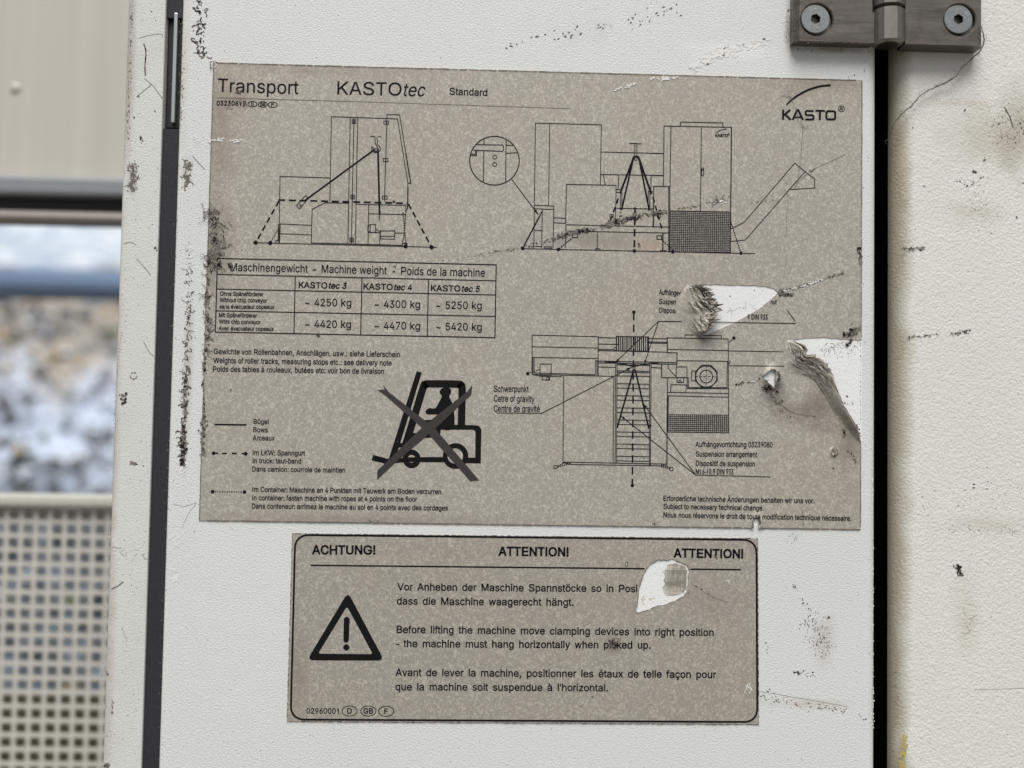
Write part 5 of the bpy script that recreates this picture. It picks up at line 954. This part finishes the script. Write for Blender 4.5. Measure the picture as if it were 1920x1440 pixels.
M_res = N('fibrous_glue_residue', .9, 0, .1); _a = M_res.noise(420, 4, .6, 0, M_res.map((1, 1, .16))); _b = M_res.noise(420, 4, .6, 0, M_res.map((.16, 1, 1)))
M_res.col(M_res.mix(M_res.ramp(M_res.math('MULTIPLY', _a, _b), .2, .34), srgb(146, 140, 130), srgb(208, 202, 192))); M_res.bump(_a, .5, .0004)
mk('glue_residue', [W(x, y, -.0002) for x, y in v], [q[::-1] for q in f], M_res.m, wl)
k = Ink(lambda x, y, l: W(x, y, -.00026-l)).at(W2)
r = random.Random(77)
for i in range(34):
    x = 1085+i*4.6+r.uniform(-2, 2); y0 = r.uniform(255, 330); y1 = r.uniform(400, 478); k.line([(x, y0), (x+r.uniform(-3, 3), y1)], r.uniform(.6, 1.8))
for i in range(16): y = 300+i*11; k.line([(r.uniform(1080, 1120), y), (r.uniform(1190, 1238), y+r.uniform(-3, 3))], r.uniform(.5, 1.5))
k.line([(1088, 300), (1240, 304)], 3); k.scuff([(1092, 436), (1094, 440)], 2, 4, 4); k.build('residue_fibre', M_faint, wl, 'stuff')
k = Ink(lambda x, y, l: W(x, y, -.00016-l)).at(W2); k.worms([(910, 520), (990, 495)], 14, 8, 6, 4, 121, .5); k.build('yellow_smear', M_yel, wl, 'stuff')
k = Ink(lambda x, y, l: W(x, y, -.00016-l)).at(W2); k.line(smooth_path([(1215, 262), (1232, 300), (1222, 340), (1230, 390), (1218, 440), (1226, 470)]), 2.6); k.line(smooth_path([(1235, 300), (1246, 340), (1238, 400), (1242, 450)]), 2.4); k.build('torn_fibre', M_soot, wl, 'stuff')
# print
def rrect(c, r_):
    P = []
    for i in range(4):
        a, b, d = c[i-1], c[i], c[(i+1) % 4]; u = Vector((a[0]-b[0], a[1]-b[1])).normalized()*r_; w_ = Vector((d[0]-b[0], d[1]-b[1])).normalized()*r_
        for j in range(9):
            t_ = j/8; s0, s1, s2 = (1-t_)**2, 2*t_*(1-t_)*.82, t_*t_; n_ = s0+s1+s2
            P.append(tuple((s0*(b[q]+u[q])+s1*b[q]+s2*(b[q]+w_[q]))/n_ for q in (0, 1)))
    return P
k = Ink(SW).at(PX); k.line(rrect([(553.5, 1003), (1418.5, 1012.3), (1420, 1353.8), (545, 1349)], 25), 3.7, True); k.build('border', M_ink, wl)
k = Ink(SW).at(W1); k.line([(197, 265), (2572, 289)], 11).line([(2896, 292.5), (3256, 296)], 11)
k.build('rule_line', M_ink, wl)
TW = lambda F, *a, **kw: txt(SW, wl, F, *a, **kw)
TW(W1, 'ACHTUNG!', 211, 185, 656, 187, 61, bold=13); TW(PX, 'ATTENTION!', 935.3, 1041.4, 1065.5, 1042.9, 16, bold=13); TW(PX, 'ATTENTION!', 1263.6, 1044.8, 1393, 1046.4, 16, bold=13)
def P2(F, x, y): return F(x, y)
for s_, a_, b_ in (('Vor Anheben der Maschine Spannstöcke so in Posi', W1(815, 442), W2(890, 456)), ('dass die Maschine waagerecht hängt.', W1(812, 543), W2(437, 552)), ('Before lifting the machine move clamping devices into right position', W1(810, 745), W2(1432, 767)),
    ('- the machine must hang horizontally when picked up.', W1(806, 845), W2(985, 857)), ('Avant de lever la machine, positionner les étaux de telle façon pour', W1(802, 1050), W2(1450, 1066)), ("que la machine soit suspendue à l'horizontal.", W1(802, 1152), W2(682, 1160))):
    TW(PX, s_, a_[0], a_[1], b_[0], b_[1], 13.4, bold=5, sp=1.55)
k = Ink(SW).at(W1); k.text('02960001', 170, 1318, 397, 1319, 38, bold=2)
for x, y, s_ in ((475, 1300, 'D'), (608, 1300, 'GB'), (736, 1302, 'F')):
    k.circle(x, y, 54, 5.5, 36, 40); w_ = {'D': 16, 'GB': 34, 'F': 13}[s_]; k.text(s_, x-w_, y+18, x+w_, y+18, 37, bold=3)
k.build('text_line', M_ink, wl)
def round3(P, r_):
    out = []
    for i in range(3):
        a, b, d = P[i-1], P[i], P[(i+1) % 3]; u = Vector((a[0]-b[0], a[1]-b[1])).normalized()*r_; w_ = Vector((d[0]-b[0], d[1]-b[1])).normalized()*r_
        for j in range(9): t_ = j/8; out.append(tuple(b[q]+u[q]*(1-t_)**2+w_[q]*t_*t_ for q in (0, 1)))
    return out
k = Ink(SW).at(W1); k.fillp(round3([(464, 455), (722, 942), (172, 940)], 52), round3([(457, 556), (640, 896), (252, 893)], 22))
k.build('warning_triangle', M_ink, wl)
k = Ink(SW).at(W1)
k.fillp([(434, 652)]+[(455+21*math.cos(a_), 652-21*math.sin(a_)) for a_ in [math.pi*(1-i/12) for i in range(13)]]+[(451+19*math.cos(a_), 796+19*math.sin(a_)) for a_ in [math.pi*i/12 for i in range(13)]]); k.dot(452, 848, 22)
k.build('exclamation_mark', M_ink, wl)
SWG = lambda px, py, l: SW(px, py, l+.0001)
k = Ink(SWG).at(W2)
k.scuff([(715, 790), (725, 820), (715, 850)], 22, 60, 7, 1.4, R(70), 130); k.worms([(725, 790), (735, 870)], 26, 14, 8, 3, 131)
k.line(smooth_path([(1270, 385), (1310, 415), (1400, 475), (1480, 510), (1560, 527), (1680, 524)]), 1.2); k.scuff([(1280, 395), (1440, 495)], 4, 16, 4, 2, .6, 132); k.line(circ(814, 256, 10, 16, 12), 3.4, True)
k.scuff([(1440, 190), (1460, 216)], 6, 18, 5); k.fleck(1256, 460, 6, 6, 0); k.scuff([(480, 1265), (495, 1262)], 4, 7, 4); k.scuff([(560, 1195), (575, 1200)], 5, 6, 4)
k.at(PX)
for q in range(150): k.fleck(rnd.uniform(560, 1410), rnd.uniform(1015, 1345), rnd.uniform(.3, .8), rnd.uniform(.3, .6), rnd.random()*3)
for a_, b_ in zip(LW, LW[1:]+LW[:1]):
    L = math.hypot(b_[0]-a_[0], b_[1]-a_[1]); t_ = 0
    while t_ < L:
        e_ = min(L, t_+rnd.uniform(2, 12)); P = [(a_[0]+(b_[0]-a_[0])*f_/L, a_[1]+(b_[1]-a_[1])*f_/L) for f_ in (t_, e_)]; k.line(P, rnd.uniform(.4, 1.2)); t_ = e_+rnd.uniform(0, 9)
hWc = hW+[hW[0]]
for a_, b_ in zip(hWc[:-1], hWc[1:]):
    if rnd.random() < .8: k.line([a_, b_], rnd.uniform(.4, 1.1))
k.build('grime', M_grime, wl, 'stuff')
k = Ink(SWG).at(W2); k.worms([(1660, 1130), (1700, 1142)], 12, 12, 7, 5, 133, .5); k.worms([(1545, 380), (1575, 400)], 14, 6, 6, 4, 134); k.build('pale_scratch', M_chip, wl, 'stuff')

# ------------------------------------------------------------------ hinge
HY = -.007                                   # front face of the leaves
def HX(zx, zy=160): return W(1440+zx/4, zy/4, HY).x
def HZ(zy, zx=900): return W(1440+zx/4, zy/4, HY).z
zB = HZ(325); zT = zB+.062
hin = thing('steel_hinge', 'heavy worn grey steel hinge joining door and side panel at top right', 'hinge', (HX(912), 0, zB))
scr = [(358, 140), (1430, 142)]
def leaf(xi0, xi1, bevel_left, centres, notch):
    """one leaf: front face with round countersinks, bevelled outer edge"""
    z0, z1 = zB, zT; bv = .0024 if bevel_left else .0034; yb = -.0004 if bevel_left else YR-.0003
    outline = [(xi0, z0), (xi1, z0), (xi1, z1), (xi0, z1)]
    if notch: outline = [(xi0, z0), (xi1, z0), (xi1, HZ(97)), (xi1-.0009, HZ(97)), (xi1-.0009, z1), (xi0, z1)]
    hl = [circ(c.x+.0006, c.z-.0004, .0082, n=48) for c in centres]
    v, f = fill([outline]+hl, test=evenodd([outline]+hl))
    mb = MB(); mb.add([(x, HY, z) for x, z in v], f)
    for L in hl:
        n = len(L); base = len(mb.v); cx = sum(p[0] for p in L)/n; cz = sum(p[1] for p in L)/n
        mb.v += [(x, HY, z) for x, z in L]+[(cx+(x-cx)*.93, HY+.0006, cz+(z-cz)*.93) for x, z in L]+[(cx+(x-cx)*.905, HY+.0026, cz+(z-cz)*.905) for x, z in L]+[(cx+(x-cx)*.5, HY+.0028, cz+(z-cz)*.5) for x, z in L]
        for j in (0, 1, 2): mb.f += [(base+j*n+i, base+j*n+(i+1) % n, base+(j+1)*n+(i+1) % n, base+(j+1)*n+i) for i in range(n)]
        mb.f.append(tuple(base+3*n+i for i in range(n)))
    xo = xi0-bv if bevel_left else xi1+bv; xi = xi0 if bevel_left else xi1; xk = xi1 if bevel_left else xi0
    mb.add([(xi, HY, z0), (xi, HY, z1), (xo, HY+.0026, z0), (xo, HY+.0026, z1), (xo, yb, z0), (xo, yb, z1), (xk, HY, z0), (xk, HY, z1), (xk, yb, z0), (xk, yb, z1)],
        [(0, 1, 3, 2), (2, 3, 5, 4), (0, 2, 4, 8, 6), (1, 7, 9, 5, 3), (6, 8, 9, 7)])
    return mb.build('leaf', M_steel, hin)
cs = [W(1440+x/4, y/4, HY) for x, y in scr]
up = Vector((0, 0, .034))
leaf(HX(236), HX(797), True, [cs[0], cs[0]+up], True)
leaf(HX(1030), HX(1566), False, [cs[1], cs[1]+up], False)
def screw(c, rot, marks):
    r0 = .0069; y = HY+.0002; hx = [(c.x+.0025*math.cos(rot+i*math.pi/3), c.z+.0025*math.sin(rot+i*math.pi/3)) for i in range(6)]
    cr = circ(c.x, c.z, r0-.0003, n=48); v, f = fill([cr, hx], test=evenodd([cr, hx])); mb = MB().add([(x, y, z) for x, z in v], f)
    n = 48; base = len(mb.v)
    for rr, yy in ((r0-.0003, y), (r0, y+.0003), (r0-.0006, y+.0024)): mb.v += [(c.x+rr*math.cos(2*math.pi*i/n), yy, c.z+rr*math.sin(2*math.pi*i/n)) for i in range(n)]
    for j in (0, 1): mb.f += [(base+j*n+i, base+j*n+(i+1) % n, base+(j+1)*n+(i+1) % n, base+(j+1)*n+i) for i in range(n)]
    s_ = mb.build('screw', M_zinc, hin)
    mb = MB(); mb.v = [(x, y, z) for x, z in hx]+[(x, y+.0028, z) for x, z in hx]; mb.f = [(i, (i+1) % 6, 6+(i+1) % 6, 6+i) for i in range(6)]+[tuple(range(6, 12))]
    mb.build('hex_socket', M_grimy, s_)
    mb = MB()
    for a_, rr, L, t_ in marks:
        x, z = c.x+rr*math.cos(a_), c.z+rr*math.sin(a_); q = a_+t_; dx, dz = math.cos(q)*L/2, math.sin(q)*L/2; wx, wz = -math.sin(q)*.00016, math.cos(q)*.00016
        mb.add([(x-dx+wx, y-.00012, z-dz+wz), (x+dx+wx, y-.00012, z+dz+wz), (x+dx-wx, y-.00012, z+dz-wz), (x-dx-wx, y-.00012, z-dz-wz), (x-dx+wx*1.6, y, z-dz+wz*1.6), (x+dx+wx*1.6, y, z+dz+wz*1.6), (x+dx-wx*1.6, y, z+dz-wz*1.6), (x-dx-wx*1.6, y, z-dz-wz*1.6)],
            [(0, 1, 2, 3), (0, 4, 5, 1), (1, 5, 6, 2), (2, 6, 7, 3), (3, 7, 4, 0)])
    mb.build('raised_mark', M_bright, s_)
M_grimy = plain('oily_dark_metal', srgb(62, 58, 52), .45, .6)
mL = [(R(118), .0044, .0010, R(60)), (R(112), .0050, .0008, R(0)), (R(100), .0046, .0010, R(70)), (R(92), .0052, .0008, 0), (R(84), .0047, .0010, R(80)),
      (R(-82), .0047, .0011, R(30)), (R(-78), .0047, .0011, R(-40)), (R(-55), .0048, .0011, R(20)), (R(-50), .0048, .0011, R(-40))]
mR = [(R(-162), .0043, .0010, R(90)), (R(-158), .0047, .0010, R(0)), (R(-145), .0044, .0010, R(90)), (R(-140), .0049, .0010, R(0)), (R(-128), .0045, .0010, R(90)),
      (R(36), .0047, .0013, R(10)), (R(24), .0049, .0013, R(30)), (R(2), .0049, .0012, R(-10)), (R(-8), .0051, .0012, R(20)), (R(48), .0048, .0011, R(0))]
screw(cs[0], R(20), mL); screw(cs[1], R(26), mR); screw(cs[0]+up, R(5), mL); screw(cs[1]+up, R(50), mR)
def knuckle(z0, z1, r0=.0076, rb=.0055, name='knuckle'):
    kx = (HX(797)+HX(1030))/2; ky = HY+.0022; mb = MB(); n = 16
    prof = [(z0, rb), (z0+.0009, r0), (z1-.0004, r0), (z1, r0-.0004)]
    sh = [1 if i % 2 == 0 else .965 for i in range(n)]
    for z, rr in prof: mb.v += [(kx+rr*sh[i]*math.cos(2*math.pi*(i+.5)/n), ky+rr*sh[i]*math.sin(2*math.pi*(i+.5)/n), z) for i in range(n)]
    for j in range(3): mb.f += [(j*n+i, j*n+(i+1) % n, (j+1)*n+(i+1) % n, (j+1)*n+i) for i in range(n)]
    mb.f += [tuple(range(n))[::-1], tuple(3*n+i for i in range(n))]; mb.build(name, M_worn, hin)
knuckle(zB-.0002, HZ(72)); knuckle(HZ(60), HZ(60)+.022); knuckle(HZ(60)+.0228, zT+.0002)
mb = MB(); kx = (HX(797)+HX(1030))/2
mb.tube([(kx, HY+.0022, zB-.0009), (kx, HY+.0022, zT+.001)], .0042, 20); mb.build('hinge_pin', M_grimy, hin)
k = Ink(lambda px, py, l: W(px, py, HY-.00008-l)).at(E3)
k.scuff([(185, 0), (205, 200), (190, 330)], 22, 110, 3.2, 1.4, None, 140); k.scuff([(240, 320), (780, 322)], 5, 70, 3, 2, 0, 143); k.scuff([(1040, 322), (1560, 326)], 5, 70, 3, 2, 0, 144); k.scuff(circ(372, 150, 122, 122, 20)+[(494, 150)], 6, 60, 2.6, 1.4, None, 145); k.scuff(circ(1444, 152, 122, 122, 20)+[(1566, 152)], 6, 50, 2.4, 1.4, None, 146); k.scuff([(780, 180), (790, 300)], 14, 40, 3, 1.4, None, 141); k.worms([(900, 0), (960, 40)], 40, 0, 8, 3, 142)
for q in range(60): k.fleck(rnd.choice((rnd.uniform(240, 780), rnd.uniform(1060, 1560))), rnd.uniform(0, 320), rnd.uniform(.8, 2.4), rnd.uniform(.8, 2), 0)
k.build('grime', M_soot, hin, 'stuff')
k = Ink(lambda px, py, l: W(px, py, HY-.00008-l)).at(E3)
k.line([(505, 212), (570, 205), (600, 218), (604, 196)], 1.6); k.line([(1070, 60), (1240, 70)], 1.4); k.line([(520, 240), (600, 232)], 1.2); k.line([(500, 60), (640, 80)], 1.1)
k.build('pale_scratch', M_faint, hin, 'stuff')

# dusty thread hanging from the hinge corner
pts = [(1602, 200, 4.2), (1612, 250, 4), (1620, 300, 3), (1608, 350, 2.2), (1580, 392, 1.6), (1520, 450, 1.2), (1440, 525, .6), (1410, 570, .6), (1320, 625, .8), (1230, 665, .8), (1140, 720, .5), (1085, 785, .4), (1010, 850, .4), (960, 905, .8), (935, 950, 1.6), (920, 1000, 2.6), (900, 1050, 4)]
P = [W(1440+x/4, y/4, -.0008-(z*.0011 if i < 8 else -z*.0012)) for i, (x, y, z) in enumerate(pts)]
def spl(P, k=5):
    out = []
    for i in range(len(P)-1):
        a, b, c, d = P[max(i-1, 0)], P[i], P[i+1], P[min(i+2, len(P)-1)]
        for j in range(k): t = j/k; out.append(.5*((2*b)+(c-a)*t+(2*a-5*b+4*c-d)*t*t+(d-a+3*(b-c))*t**3))
    return out+[P[-1]]
Q = spl(P); thr = thing('dusty_thread', 'thin dusty grey thread hanging from the hinge corner to the door gap', 'thread', tuple(Q[len(Q)//2]))
mb = MB(); r = random.Random(3)
for s_ in range(3):
    q = [p+Vector((r.uniform(-1, 1), 0, r.uniform(-1, 1)))*.00022*(1+.5*s_) for p in Q]; mb.tube(q, .00023 if s_ == 0 else .00014, 6)
mb.build('strand', M_hair, thr)
mb = MB()
for i in range(34):
    p = Q[r.randrange(len(Q))]; g_ = r.random()*6.28; q = [p]
    for _ in range(5): g_ += r.gauss(0, .7); q.append(q[-1]+Vector((math.cos(g_)*.0007, -.0001, math.sin(g_)*.0007)))
    mb.tube(q, .00006, 4)
mb.build('loose_fibre', M_hair, thr, kind='stuff')
